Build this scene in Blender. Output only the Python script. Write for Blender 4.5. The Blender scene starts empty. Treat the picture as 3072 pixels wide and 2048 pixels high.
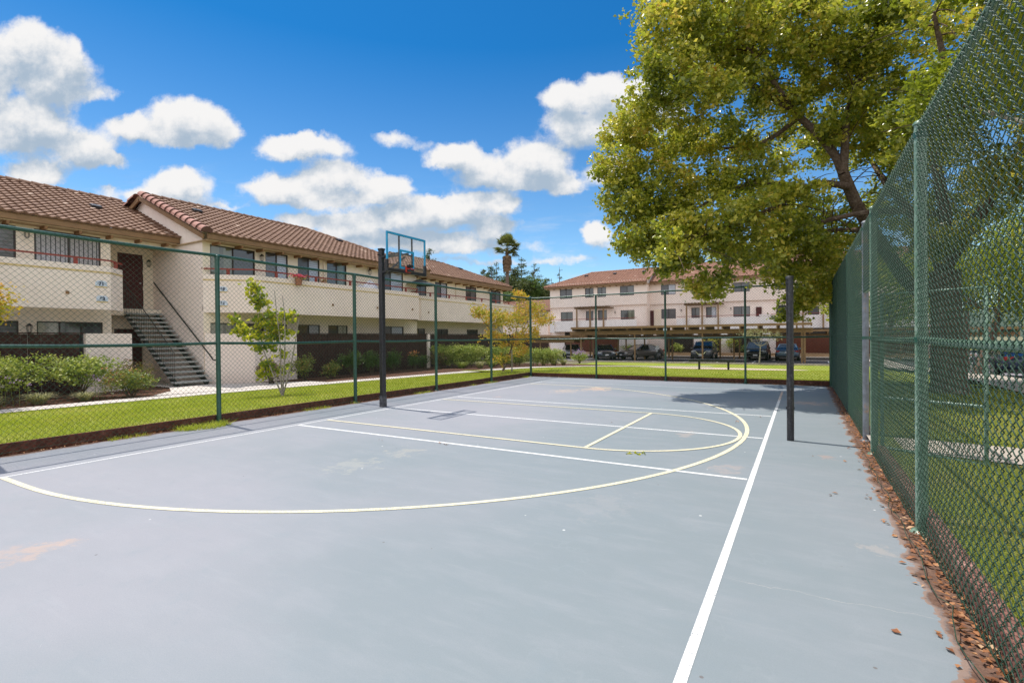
import bpy, bmesh, math, random
import numpy as np
from mathutils import Vector, Matrix
random.seed(7); RNG = np.random.default_rng(11)
sc = bpy.context.scene
COL = sc.collection
R = math.radians
# ------------------------------------------------------------------ camera
YAW, PIT, ROL, FPX, CH = .52534, -.00661, -.00941, 1501.5, 1.5
_F = Vector((-math.sin(YAW)*math.cos(PIT), math.cos(YAW)*math.cos(PIT), math.sin(PIT)))
_R0 = Vector((math.cos(YAW), math.sin(YAW), 0)); _U0 = _R0.cross(_F)
_R = _R0*math.cos(ROL)+_U0*math.sin(ROL); _U = -_R0*math.sin(ROL)+_U0*math.cos(ROL)
cam = bpy.data.cameras.new('camera'); camo = bpy.data.objects.new('camera', cam); COL.objects.link(camo)
cam.sensor_width = 36; cam.lens = FPX/3072*36; cam.clip_start = .05; cam.clip_end = 3000
M = Matrix((( _R.x,_U.x,-_F.x,0),(_R.y,_U.y,-_F.y,0),(_R.z,_U.z,-_F.z,CH),(0,0,0,1)))
camo.matrix_world = M
sc.camera = camo
def ray(u, v): return _F+_R*((u-1536)/FPX)+_U*(-(v-1024)/FPX)      # direction seen at a point of the survey photograph
def at(u, v, t): return Vector((0,0,CH))+ray(u, v)*t
def ground(u, v, z=0.):
    r = ray(u, v); return Vector((0,0,CH))+r*((z-CH)/r.z)
# ------------------------------------------------------------------ sun, sky, exposure
SUN_FROM = Vector((-.40, .05, 1)).normalized()
SUN_EL = math.asin(SUN_FROM.z); SUN_AZ = math.atan2(SUN_FROM.x, SUN_FROM.y)
sun = bpy.data.lights.new('sun', 'SUN'); sun.energy = 2.4; sun.angle = R(.53); sun.color = (1, .95, .87)
suno = bpy.data.objects.new('sun', sun); COL.objects.link(suno)
suno.rotation_euler = SUN_FROM.to_track_quat('Z', 'Y').to_euler()
sc.view_settings.view_transform = 'Standard'; sc.view_settings.look = 'None'
sc.cycles.use_denoising = True; sc.cycles.denoising_prefilter = 'NONE'; sc.view_settings.gamma = 1; sc.view_settings.exposure = .96
SKY_STRENGTH = .15
world = bpy.data.worlds.new('World'); sc.world = world; world.use_nodes = True
wt = world.node_tree; wt.nodes.clear()

class NT:                                                            # small node-tree helper
    def __init__(s, t): s.t = t
    def n(s, typ, _in=None, **kw):
        nd = s.t.nodes.new(typ)
        for k, v in kw.items(): setattr(nd, k, v)
        for k, v in (_in or {}).items():
            if hasattr(v, 'is_output') or isinstance(v, bpy.types.NodeSocket): s.t.links.new(v, nd.inputs[k])
            else: nd.inputs[k].default_value = v
        return nd
    def m(s, op, a, b=0., c=0., clamp=False):
        nd = s.n('ShaderNodeMath', {0: a, 1: b, 2: c}, operation=op); nd.use_clamp = clamp; return nd.outputs[0]
    def v(s, op, a, b=(0,0,0), out=0, sc_=None):
        d = {0: a, 1: b}
        nd = s.n('ShaderNodeVectorMath', d, operation=op)
        if sc_ is not None: nd.inputs['Scale'].default_value = sc_
        return nd.outputs[out]
    def mix(s, f, a, b, bt='MIX'):
        nd = s.n('ShaderNodeMix', None, data_type='RGBA', blend_type=bt)
        for k, x in ((0, f), (6, a), (7, b)):
            if isinstance(x, bpy.types.NodeSocket): s.t.links.new(x, nd.inputs[k])
            else: nd.inputs[k].default_value = x if k == 0 else (*x[:3], 1)
        return nd.outputs[2]
    def noise(s, vec, scale, detail=4, rough=.55, out=0, dim='3D'):
        return s.n('ShaderNodeTexNoise', {'Vector': vec, 'Scale': scale, 'Detail': detail, 'Roughness': rough}, noise_dimensions=dim).outputs[out]
    def ramp(s, f, a, b, to0=0., to1=1., smooth=True):
        nd = s.n('ShaderNodeMapRange', {0: f, 1: a, 2: b, 3: to0, 4: to1}, interpolation_type='SMOOTHSTEP' if smooth else 'LINEAR')
        return nd.outputs[0]

# clouds: lobes by heading and height, in the same sky whatever the place one looks from
CL = [  # x, y, rx, ry in the 2352-wide survey frame
 (60,110,115,85),(120,180,125,85),(225,215,66,24),(60,290,150,95),(180,335,105,52),(225,365,85,34),(85,395,95,42),(-60,160,150,130),(150,130,50,40),
 (430,270,118,62),(305,292,88,42),(500,300,72,46),(410,310,150,34),(690,335,125,42),(780,350,50,22),(410,430,95,62),(350,455,90,30),
 (640,432,110,48),(760,405,110,52),(880,432,95,48),(740,455,170,30),
 (1050,360,85,48),(1130,390,95,52),(1230,375,115,66),(1290,420,70,40),(1180,412,165,36),
 (1300,225,75,55),(1390,215,105,60),(1340,290,120,62),(1480,240,120,80),(1600,120,120,50),
 (905,318,75,19),(960,335,40,10),(1080,470,95,46),(960,500,200,38),(820,505,170,32),(1130,520,70,40),(900,535,230,22),
 (1365,535,48,34),(1400,560,55,20),(1070,572,62,14),(1400,395,60,45),(250,440,40,22),(1290,590,60,9),(1010,560,190,14),(1180,600,200,8),(500,470,60,14),(820,545,150,24),(1000,480,150,44),(1150,470,60,40),(1080,540,140,22),(1050,590,34,10),(1130,585,26,9),(1225,560,30,12),(1255,575,40,10),(1330,600,34,8),(560,520,60,16),(985,600,60,10),(800,545,150,38),(1010,560,160,36),(900,500,190,44),(1140,565,80,22),(700,505,70,26)]
def cloud_tables(rank=15):
    """cloud lobes summed on a heading/height chart, then split into products of one-dimensional curves (cheap to evaluate)"""
    xs = np.linspace(QX0, QX1, 150); ys = np.linspace(QY0, QY1, 90); X, Y = np.meshgrid(xs, ys)
    L = []
    for (x, y, rx, ry) in CL:
        r = ray(x*1.3061, y*1.3061); f = (r.x*_F.x+r.y*_F.y)/math.hypot(_F.x, _F.y)
        L.append(((r.x*_R0.x+r.y*_R0.y)/f, r.z/f, rx*1.3061/FPX*.98, ry*1.3061/FPX*.94, .45 if min(rx, ry) < 25 else 1))
    def fld(X, Y):
        S = np.zeros_like(X)+1e-6
        for cx, cy, sx, sy, w in L: S += np.exp(13*w*(1-np.hypot((X-cx)/sx, (Y-cy)/sy)))
        return np.log(S)/13
    D = np.clip(fld(X, Y), -.5, .9); S = np.clip(D, -.3, .8)-np.clip(fld(X-.010, Y+.04), -.3, .8)
    out = []
    for Mx in (D, S):
        U, s, V = np.linalg.svd(Mx, full_matrices=False)
        out.append([(V[i]*math.sqrt(s[i]), U[:, i]*math.sqrt(s[i])) for i in range(rank)])
    return out
QX0, QX1, QY0, QY1 = -1.15, 1.15, 0., .75
def curve_field(k, tx, ty, tab):
    tot = None
    def curves(t, arrs):
        nd = k.n('ShaderNodeRGBCurve'); mp = nd.mapping; mp.use_clip = False
        A = max(1e-6, max(float(np.abs(a).max()) for a in arrs))
        for ci, a in enumerate(arrs):
            c = mp.curves[ci]; n = len(a)
            c.points[0].location = (0, .5+.5*a[0]/A); c.points[1].location = (1, .5+.5*a[-1]/A)
            for i in range(1, n-1): c.points.new(i/(n-1), .5+.5*float(a[i])/A)
        mp.update(); k.t.links.new(t, nd.inputs[1]); return k.v('SUBTRACT', nd.outputs[0], (.5,.5,.5)), 2*A
    for i in range(0, len(tab), 3):
        cx, ax = curves(tx, [tab[j][0] for j in range(i, i+3)]); cy, ay = curves(ty, [tab[j][1] for j in range(i, i+3)])
        d = k.n('ShaderNodeVectorMath', {0: cx, 1: cy}, operation='DOT_PRODUCT').outputs['Value']
        tot = k.m('MULTIPLY', d, ax*ay) if tot is None else k.m('MULTIPLY_ADD', d, ax*ay, tot)
    return tot
def build_world():
    k = NT(wt)
    sky = k.n('ShaderNodeTexSky', None, sky_type='NISHITA', sun_disc=False, sun_elevation=SUN_EL, sun_rotation=SUN_AZ, air_density=1.0, dust_density=.3, ozone_density=2.5)
    tc = k.n('ShaderNodeTexCoord'); d = k.v('NORMALIZE', tc.outputs['Generated'])
    fh = Vector((_F.x, _F.y, 0)).normalized()
    dF = k.n('ShaderNodeVectorMath', {0: d, 1: fh}, operation='DOT_PRODUCT').outputs['Value']
    dR = k.n('ShaderNodeVectorMath', {0: d, 1: _R0}, operation='DOT_PRODUCT').outputs['Value']
    sp = k.n('ShaderNodeSeparateXYZ', {0: d}); dFc = k.m('MAXIMUM', dF, .12)
    q = k.n('ShaderNodeCombineXYZ', {0: k.m('DIVIDE', dR, dFc), 1: k.m('DIVIDE', sp.outputs[2], dFc)}).outputs[0]
    w1 = k.v('SCALE', k.v('SUBTRACT', k.noise(q, 9, 2, .55, out=1), (.5,.5,.5)), sc_=.035)
    w2 = k.v('SCALE', k.v('SUBTRACT', k.noise(q, 32, 4, .62, out=1), (.5,.5,.5)), sc_=.03)
    q2 = k.n('ShaderNodeSeparateXYZ', {0: k.v('ADD', k.v('ADD', q, w1), w2)})
    tx = k.m('DIVIDE', k.m('SUBTRACT', q2.outputs[0], QX0), QX1-QX0, clamp=True); ty = k.m('DIVIDE', k.m('SUBTRACT', q2.outputs[1], QY0), QY1-QY0, clamp=True)
    txv = k.n('ShaderNodeCombineXYZ', {0: tx, 1: tx, 2: tx}).outputs[0]; tyv = k.n('ShaderNodeCombineXYZ', {0: ty, 1: ty, 2: ty}).outputs[0]
    tabs = cloud_tables(); D0 = curve_field(k, txv, tyv, tabs[0]); SH = curve_field(k, txv, tyv, tabs[1])
    fb = k.noise(q, 24, 7, .64)
    fb2 = k.noise(q, 6.5, 4, .6)
    a = k.ramp(k.m('ADD', D0, k.m('MULTIPLY', k.m('SUBTRACT', fb, .5), .50)), .03, .40)
    front = k.ramp(dF, .12, .3)
    veil = k.m('MULTIPLY', k.ramp(k.noise(k.v('MULTIPLY', q, (3.2, 16, 0)), 2.2, 5, .6), .47, .78), k.m('MULTIPLY', k.ramp(sp.outputs[2], .34, .06), .62))
    a = k.m('MULTIPLY', k.m('MAXIMUM', a, veil), front)
    back = k.m('MULTIPLY', k.ramp(dF, .25, -.1), .62)                 # share of added bright fill in the unseen sky behind the camera
    lit = k.m('ADD', k.m('MULTIPLY', SH, .85), k.m('MULTIPLY', k.m('SUBTRACT', fb, .5), 1.25))
    lit = k.m('ADD', lit, k.m('MULTIPLY', k.m('SUBTRACT', fb2, .5), .9))
    lit = k.ramp(k.m('ADD', lit, k.m('MULTIPLY', k.m('SUBTRACT', .45, D0), .45)), -.42, .46)
    el = k.ramp(sp.outputs[2], .0, .50, smooth=False)
    skyc = k.mix(1., sky.outputs[0], k.mix(el, TINT_H, TINT_T), 'MULTIPLY')
    skys = k.v('SCALE', skyc, sc_=SKY_STRENGTH)
    cc = k.v('SCALE', k.mix(lit, (.44,.55,.68), (1.,.99,.985)), sc_=CLOUDMUL)
    fin = k.mix(back, k.mix(a, skys, cc), (.96,.93,.90))                 # even pale glow behind the viewer, added to lift shaded walls
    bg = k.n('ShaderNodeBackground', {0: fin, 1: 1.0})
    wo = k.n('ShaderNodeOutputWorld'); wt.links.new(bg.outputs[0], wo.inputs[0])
TINT_H, TINT_T = (.50,.58,.60), (.042,.28,.445)
CLOUDMUL = .475
build_world()
world.cycles.sampling_method = 'MANUAL'; world.cycles.sample_map_resolution = 512
# ------------------------------------------------------------------ helpers
ORG = {}
def org(o): return ORG.get(o.name, Vector((0,0,0))) if o else Vector((0,0,0))
def tag(o, label=None, cat=None, group=None, kind=None):
    if label: o['label'] = label
    if cat: o['category'] = cat
    if group: o['group'] = group
    if kind: o['kind'] = kind
    return o
def thing(name, label, cat, loc=(0,0,0), group=None, rz=0):
    o = bpy.data.objects.new(name, None); COL.objects.link(o); o.location = loc; o.rotation_euler = (0,0,rz)
    o.empty_display_size = .2
    ORG[o.name] = Vector(loc); return tag(o, label, cat, group)
def link(name, me, parent=None, loc=(0,0,0)):
    o = bpy.data.objects.new(name, me); COL.objects.link(o); o.location = loc
    if parent: o.parent = parent
    return o
def copy_tree(o, parent=None):
    c = o.copy(); COL.objects.link(c); c.parent = parent
    for ch in list(o.children): copy_tree(ch, c)
    return c
class MB:                                                            # collects geometry for ONE mesh object
    def __init__(s): s.v = []; s.f = []; s.m = []; s.sm = []
    def add(s, vs, fs, mi=0, smooth=False):
        b = len(s.v); s.v += [tuple(x) for x in vs]
        for f in fs: s.f.append(tuple(b+i for i in f)); s.m.append(mi); s.sm.append(smooth)
    def box(s, x0, y0, z0, x1, y1, z1, mi=0):
        if x0 > x1: x0, x1 = x1, x0
        if y0 > y1: y0, y1 = y1, y0
        if z0 > z1: z0, z1 = z1, z0
        s.add([(x0,y0,z0),(x1,y0,z0),(x1,y1,z0),(x0,y1,z0),(x0,y0,z1),(x1,y0,z1),(x1,y1,z1),(x0,y1,z1)],
              [(0,3,2,1),(4,5,6,7),(0,1,5,4),(1,2,6,5),(2,3,7,6),(3,0,4,7)], mi)
    def obox(s, c, ax, ay, az, hx, hy, hz, mi=0):
        c = Vector(c); ax, ay, az = Vector(ax)*hx, Vector(ay)*hy, Vector(az)*hz
        vs = [c+i*ax+j*ay+k*az for k in (-1,1) for (i,j) in ((-1,-1),(1,-1),(1,1),(-1,1))]
        s.add(vs, [(0,3,2,1),(4,5,6,7),(0,1,5,4),(1,2,6,5),(2,3,7,6),(3,0,4,7)], mi)
    def beam(s, p, q, w, h, mi=0):
        p, q = Vector(p), Vector(q); d = (q-p); L = d.length; d.normalize()
        up = Vector((0,0,1)) if abs(d.z) < .95 else Vector((0,1,0)); sd = d.cross(up).normalized(); up = sd.cross(d)
        s.obox((p+q)/2, d, sd, up, L/2, w/2, h/2, mi)
    def tube(s, pts, rad, n=8, mi=0, caps=True, smooth=True):
        pts = [Vector(p) for p in pts]; m = len(pts)
        if not hasattr(rad, '__len__'): rad = [rad]*m
        ref = None; rings = []
        for i, p in enumerate(pts):
            d = (pts[min(i+1,m-1)]-pts[max(i-1,0)]).normalized()
            if ref is None: ref = d.orthogonal().normalized()
            a = (ref-d*ref.dot(d)); a = a.normalized() if a.length > 1e-5 else d.orthogonal().normalized(); ref = a; b = d.cross(a)
            rings.append([p+(a*math.cos(t)+b*math.sin(t))*rad[i] for t in [2*math.pi*j/n for j in range(n)]])
        vs = [v for r in rings for v in r]; fs = []
        for i in range(m-1):
            for j in range(n): fs.append((i*n+j, i*n+(j+1)%n, (i+1)*n+(j+1)%n, (i+1)*n+j))
        s.add(vs, fs, mi, smooth)
        if caps: s.add(rings[0], [tuple(reversed(range(n)))], mi); s.add(rings[-1], [tuple(range(n))], mi)
    def ngon(s, pts, mi=0): s.add(pts, [tuple(range(len(pts)))], mi)
    def prism(s, poly, z0, z1, mi=0):
        n = len(poly); s.add([(x,y,z0) for x,y in poly]+[(x,y,z1) for x,y in poly],
            [tuple(reversed(range(n))), tuple(range(n,2*n))]+[(i,(i+1)%n,n+(i+1)%n,n+i) for i in range(n)], mi)
    def build(s, name, mats, parent=None, bevel=0):
        o0 = org(parent); me = bpy.data.meshes.new(name)
        me.from_pydata([(x-o0.x, y-o0.y, z-o0.z) for x, y, z in s.v], [], s.f)
        for m in (mats if isinstance(mats, (list, tuple)) else [mats]): me.materials.append(m)
        me.polygons.foreach_set('material_index', s.m); me.polygons.foreach_set('use_smooth', s.sm); me.update()
        o = link(name, me, parent); ORG[o.name] = o0
        if bevel:
            b = o.modifiers.new('bevel', 'BEVEL'); b.width = bevel; b.segments = 2; b.limit_method = 'ANGLE'
        return o
def np_mesh(name, V, Fc, mat, parent=None, smooth=False, attr=None):
    V = np.asarray(V, dtype=np.float32); Fc = np.asarray(Fc, dtype=np.int32); o0 = org(parent)
    me = bpy.data.meshes.new(name); n, k = Fc.shape
    me.vertices.add(len(V)); me.vertices.foreach_set('co', (V-np.array(o0, dtype=np.float32)).ravel())
    me.loops.add(n*k); me.loops.foreach_set('vertex_index', Fc.ravel())
    me.polygons.add(n); me.polygons.foreach_set('loop_start', np.arange(0, n*k, k, dtype=np.int32))
    me.polygons.foreach_set('loop_total', np.full(n, k, dtype=np.int32))
    if smooth: me.polygons.foreach_set('use_smooth', np.ones(n, dtype=bool))
    for an, (dom, arr) in (attr or {}).items():
        a = me.attributes.new(an, 'FLOAT', dom); a.data.foreach_set('value', np.asarray(arr, dtype=np.float32))
    me.update(calc_edges=True); me.materials.append(mat)
    o = link(name, me, parent); ORG[o.name] = o0
    return o
# ------------------------------------------------------------------ materials
def newmat(name):
    m = bpy.data.materials.new(name); m.use_nodes = True; m.node_tree.nodes.clear(); k = NT(m.node_tree)
    out = k.n('ShaderNodeOutputMaterial'); return m, k, out
def pbsdf(k, out, col, rough=.7, metal=0., bump=None, bs=.3, bd=.01, spec=.4, extra=None):
    d = {'Base Color': col if isinstance(col, bpy.types.NodeSocket) else (*col[:3], 1), 'Roughness': rough, 'Metallic': metal, 'Specular IOR Level': spec}
    d.update(extra or {}); b = k.n('ShaderNodeBsdfPrincipled', d)
    if bump is not None:
        bn = k.n('ShaderNodeBump', {'Height': bump, 'Strength': bs, 'Distance': bd}); k.t.links.new(bn.outputs[0], b.inputs['Normal'])
    k.t.links.new(b.outputs[0], out.inputs[0]); return b
def wpos(k): return k.n('ShaderNodeNewGeometry').outputs['Position']
def simple(name, c1, c2=None, scale=6., rough=.7, metal=0., bs=.2, bscale=60, spec=.4, bd=.01, c3=None, s3=1.2, lo=.35, hi=.65, coat=0.):
    """two-tone surface with fine grain and optional broad weathering patches"""
    m, k, out = newmat(name); p = wpos(k); c2 = c2 or tuple(x*.82 for x in c1)
    c = k.mix(k.ramp(k.noise(p, scale, 5, .6), lo, hi), c1, c2)
    if c3: c = k.mix(k.ramp(k.noise(p, s3, 6, .65), .54, .72), c, c3)
    pbsdf(k, out, c, rough, metal, k.noise(p, bscale, 3, .6) if bs else None, bs, bd, spec, {'Coat Weight': coat} if coat else None)
    return m
def leafmat(name, cols, trans=.35, rough=.45, pscale=.7, spec=.35):
    """leaf colour varies leaf by leaf (random per island) and in patches; light passes through"""
    m, k, out = newmat(name); g = k.n('ShaderNodeNewGeometry')
    rp = k.n('ShaderNodeValToRGB', {0: k.m('ADD', k.m('MULTIPLY', g.outputs['Random Per Island'], .6), k.m('MULTIPLY', k.ramp(k.noise(g.outputs['Position'], pscale, 3, .6), .3, .7), .4))})
    el = rp.color_ramp.elements
    for i, (pos, c) in enumerate(cols):
        e = el[i] if i < 2 else el.new(pos); e.position = pos; e.color = (*c, 1)
    b = k.n('ShaderNodeBsdfPrincipled', {'Base Color': rp.outputs[0], 'Roughness': rough, 'Specular IOR Level': spec})
    tr = k.n('ShaderNodeBsdfTranslucent', {0: k.mix(.35, rp.outputs[0], (.35,.42,.02))})
    mx = k.n('ShaderNodeMixShader', {0: trans, 1: b.outputs[0], 2: tr.outputs[0]}); k.t.links.new(mx.outputs[0], out.inputs[0])
    return m
MT = {}
# ------------------------------------------------------------------ ground, court, lawns
def ss(a, b, x): t = max(0., min(1., (x-a)/(b-a))); return t*t*(3-2*t)
def tz(x, y): return -.65*ss(19, 41.5, y)
def grid(name, x0, x1, y0, y1, nx, ny, zf, mat, inside=None):
    xs = np.linspace(x0, x1, nx+1); ys = np.linspace(y0, y1, ny+1)
    V = [(x, y, zf(x, y)) for y in ys for x in xs]; F = []
    for j in range(ny):
        for i in range(nx):
            if inside and not inside((xs[i]+xs[i+1])/2, (ys[j]+ys[j+1])/2): continue
            F.append((j*(nx+1)+i, j*(nx+1)+i+1, (j+1)*(nx+1)+i+1, (j+1)*(nx+1)+i))
    return tag(np_mesh(name, V, F, mat, smooth=True), kind='structure')
def ribbon(name, L, Rr, zf, mat, kind='structure'):
    """sheet between two edge polylines"""
    mb = MB(); vs = []
    for (a, b) in zip(L, Rr):
        vs += [(a[0], a[1], zf(*a)), (b[0], b[1], zf(*b))]
    mb.add(vs, [(2*i, 2*i+1, 2*i+3, 2*i+2) for i in range(len(L)-1)])
    return tag(mb.build(name, mat), kind=kind)
def dens_line(pts, step=.5):
    out = []
    for a, b in zip(pts, pts[1:]):
        n = max(1, int(math.dist(a, b)/step))
        for i in range(n): out.append((a[0]+(b[0]-a[0])*i/n, a[1]+(b[1]-a[1])*i/n))
    return out+[pts[-1]]
def smooth_line(pts, it=3):
    for _ in range(it):
        q = [pts[0]]
        for a, b in zip(pts, pts[1:]):
            q += [(a[0]*.75+b[0]*.25, a[1]*.75+b[1]*.25), (a[0]*.25+b[0]*.75, a[1]*.25+b[1]*.75)]
        pts = q+[pts[-1]]
    return pts
def grass_mat(name, c1, c2, c3, dry):
    m, k, out = newmat(name); p = wpos(k)
    n1 = k.ramp(k.noise(p, 42, 5, .75), .34, .66); n2 = k.ramp(k.noise(p, .9, 5, .6), .4, .66); n3 = k.ramp(k.noise(p, 160, 2, .6), .3, .7)
    n4 = k.ramp(k.noise(k.v('MULTIPLY', p, (1, 1, .2)), 7, 5, .7), .35, .65)
    c = k.mix(n1, c1, c2); c = k.mix(k.m('MULTIPLY', n4, .5), c, c3); c = k.mix(k.m('MULTIPLY', n2, .75), c, dry); c = k.mix(k.m('MULTIPLY', n3, .35), c, (c1[0]*.5, c1[1]*.5, c1[2]*.5))
    pbsdf(k, out, c, .85, 0, k.noise(p, 90, 4, .8), .8, .03, .2); return m
MT['grass'] = grass_mat('mown_grass', (.19,.26,.02), (.34,.38,.035), (.25,.33,.025), (.42,.40,.10))
MT['grass_dark'] = grass_mat('patchy_grass', (.17,.22,.03), (.30,.32,.06), (.24,.27,.05), (.44,.36,.15))
MT['dirt'] = simple('dirt', (.22,.13,.085), (.13,.08,.055), 14, .95, 0, .8, 50, .1, .03, (.33,.24,.16), 9)
MT['mulch'] = simple('bark_mulch', (.17,.085,.055), (.07,.04,.03), 38, .95, 0, 1., 45, .1, .05, (.36,.22,.15), 26, .42, .6)
MT['concrete'] = simple('concrete', (.60,.54,.50), (.50,.46,.42), 5, .9, 0, .3, 90, .2, .01, (.66,.60,.55), .8)
MT['concrete_side'] = simple('old_concrete', (.48,.41,.35), (.36,.31,.27), 7, .9, 0, .3, 90, .2, .01, (.54,.47,.40), 1.5)
MT['asphalt'] = simple('asphalt', (.10,.095,.10), (.075,.07,.075), 30, .9, 0, .4, 120, .3, .01, (.14,.13,.13), .5)
MT['road'] = simple('pale_road', (.24,.22,.23), (.19,.175,.18), 20, .9, 0, .4, 120, .3, .01, (.28,.26,.27), .4)
MT['earth'] = simple('far_ground', (.16,.15,.07), (.22,.19,.11), .15, .95, 0, 0)
MT['sand'] = simple('pale_sand', (.58,.46,.36), (.50,.39,.30), 12, .95, 0, .4, 60, .1, .02)
def court_mat():
    m, k, out = newmat('court_paint'); p = wpos(k); s = k.n('ShaderNodeSeparateXYZ', {0: p})
    big = k.noise(k.v('MULTIPLY', p, (.22, .3, 1)), 1.0, 4, .55)
    drift = k.m('ADD', k.m('MULTIPLY', k.ramp(s.outputs[0], -.5, -6.5), .38), k.m('MULTIPLY', k.m('SUBTRACT', big, .5), 1.7))
    c = k.mix(k.ramp(drift, -.1, .62), (.226,.260,.278), (.322,.317,.346))
    c = k.mix(k.m('MULTIPLY', k.ramp(k.noise(k.v('MULTIPLY', p, (1, 2.6, 1)), 1.7, 8, .68), .42, .72), .2), c, (.37,.37,.40))
    c = k.mix(k.m('MULTIPLY', k.ramp(k.noise(p, 4.2, 8, .7), .5, .78), .3), c, (.21,.26,.29))
    c = k.mix(k.m('MULTIPLY', k.ramp(k.noise(p, 150, 4, .8), .35, .65), .22), c, (.14,.17,.2))
    # sweeping marks and worn dusty patches
    wv = k.noise(k.v('MULTIPLY', p, (.5, 3.2, 1)), 2.3, 6, .6)
    c = k.mix(k.m('MULTIPLY', k.ramp(wv, .56, .74), .13), c, (.40,.40,.425))
    st = k.noise(p, 5.5, 8, .75)
    for (u, v, rr, f, col) in ((30,1668,.32,.42,(.50,.33,.24)),(140,1640,.22,.3,(.50,.36,.28)),(225,1622,.10,.3,(.50,.34,.25)),(1790,1166,.75,1.,(.60,.42,.30)),(1700,1172,.7,.7,(.52,.40,.30)),
                            (1210,1358,.38,.32,(.52,.46,.36)),(1060,1395,.45,.26,(.50,.47,.38)),(2060,1302,.3,.6,(.42,.34,.30)),(2170,1405,.28,.7,(.38,.32,.30)),(2480,1372,.17,.9,(.36,.27,.24)),
                            (2640,1650,.18,.4,(.48,.40,.35)),(1800,1515,.5,.2,(.40,.37,.37)),(2430,1210,.5,.8,(.52,.36,.29)),(1495,1190,.16,.8,(.55,.36,.28))):
        g = ground(u, v); l = k.n('ShaderNodeVectorMath', {0: k.v('SUBTRACT', k.v('MULTIPLY', p, (1,.8,1)), (g.x, g.y*.8, 0))}, operation='LENGTH').outputs['Value']
        mk = k.ramp(k.m('SUBTRACT', k.m('ADD', k.m('SUBTRACT', 1, k.m('DIVIDE', l, rr)), k.m('MULTIPLY', k.m('SUBTRACT', st, .5), 4.5)), .25), .15, .6)
        c = k.mix(k.m('MULTIPLY', mk, f*.8), c, col)
    # hairline crack running to the right edge
    a, b = ground(2194, 1738), ground(2810, 1856)
    for (a, b, wd) in ((a, b, .005),):
        d = (b-a).normalized(); nrm = Vector((-d.y, d.x, 0)); rel = k.v('SUBTRACT', p, tuple(a))
        dist = k.m('ABSOLUTE', k.m('ADD', k.n('ShaderNodeVectorMath', {0: rel, 1: nrm}, operation='DOT_PRODUCT').outputs['Value'], k.m('MULTIPLY', k.m('SUBTRACT', k.noise(p, 5, 5, .6), .5), .16)))
        al = k.n('ShaderNodeVectorMath', {0: rel, 1: d}, operation='DOT_PRODUCT').outputs['Value']
        mk = k.m('MULTIPLY', k.ramp(dist, wd, 0), k.m('MULTIPLY', k.ramp(al, -.1, .2), k.ramp(al, (b-a).length+.1, (b-a).length-.1)))
        c = k.mix(k.m('MULTIPLY', mk, .5), c, (.48,.44,.41))
    # tide marks of dried puddles, fine scratches
    pn = k.noise(p, .62, 5, .62); tide = k.ramp(k.m('ABSOLUTE', k.m('SUBTRACT', pn, .52)), .010, .0)
    c = k.mix(k.m('MULTIPLY', tide, k.m('MULTIPLY', k.ramp(k.noise(p, 1.9, 3), .45, .6), .30)), c, (.26,.29,.31))
    c = k.mix(k.m('MULTIPLY', k.ramp(pn, .50, .58), .10), c, (.24,.28,.31))
    for (ang, fq) in ((.5, 1.), (2.1, 1.3), (-.35, .8)):
        rot = k.n('ShaderNodeVectorRotate', {0: p, 'Angle': ang}, rotation_type='Z_AXIS').outputs[0]
        sc1 = k.ramp(k.noise(k.v('MULTIPLY', rot, (fq, 26*fq, 1)), 2.2, 3, .7), .735, .775)
        c = k.mix(k.m('MULTIPLY', sc1, .38), c, (.50,.50,.53))
    c = k.mix(k.m('MULTIPLY', k.ramp(k.noise(p, 62, 5, .85), .50, .70), .24), c, (.20,.23,.25))
    # little specks of grit and paint
    sp = k.n('ShaderNodeTexVoronoi', {'Vector': p, 'Scale': 4.}, feature='F1'); 
    c = k.mix(k.m('MULTIPLY', k.ramp(sp.outputs['Distance'], .045, .03), k.ramp(k.noise(p, 2.2, 1), .5, .55)), c, (.16,.15,.15))
    sp = k.n('ShaderNodeTexVoronoi', {'Vector': p, 'Scale': 2.1}, feature='F1')
    c = k.mix(k.m('MULTIPLY', k.ramp(sp.outputs['Distance'], .03, .02), .8), c, (.7,.7,.7))
    # paint gives out into dirt at the right edge and along the left kerb
    ed = k.m('ADD', s.outputs[0], k.m('ADD', k.m('MULTIPLY', k.m('SUBTRACT', k.noise(p, 3.1, 6, .65), .5), .34), k.m('MULTIPLY', k.m('SUBTRACT', k.noise(p, 19, 3, .6), .5), .05)))
    dirt = k.mix(k.ramp(k.noise(p, 25, 5, .7), .35, .65), (.20,.115,.08), (.11,.062,.045))
    rim = k.m('MULTIPLY', k.ramp(ed, .595, .602, smooth=False), k.ramp(ed, .63, .62))
    c = k.mix(rim, c, (.27,.19,.155)); c = k.mix(k.ramp(ed, .61, .64), c, dirt)
    c = k.mix(k.ramp(ed, -9.03, -9.09), c, dirt)
    pbsdf(k, out, c, .62, 0, k.noise(p, 220, 4, .7), .25, .004, .35); return m
MT['court'] = court_mat()
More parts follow.
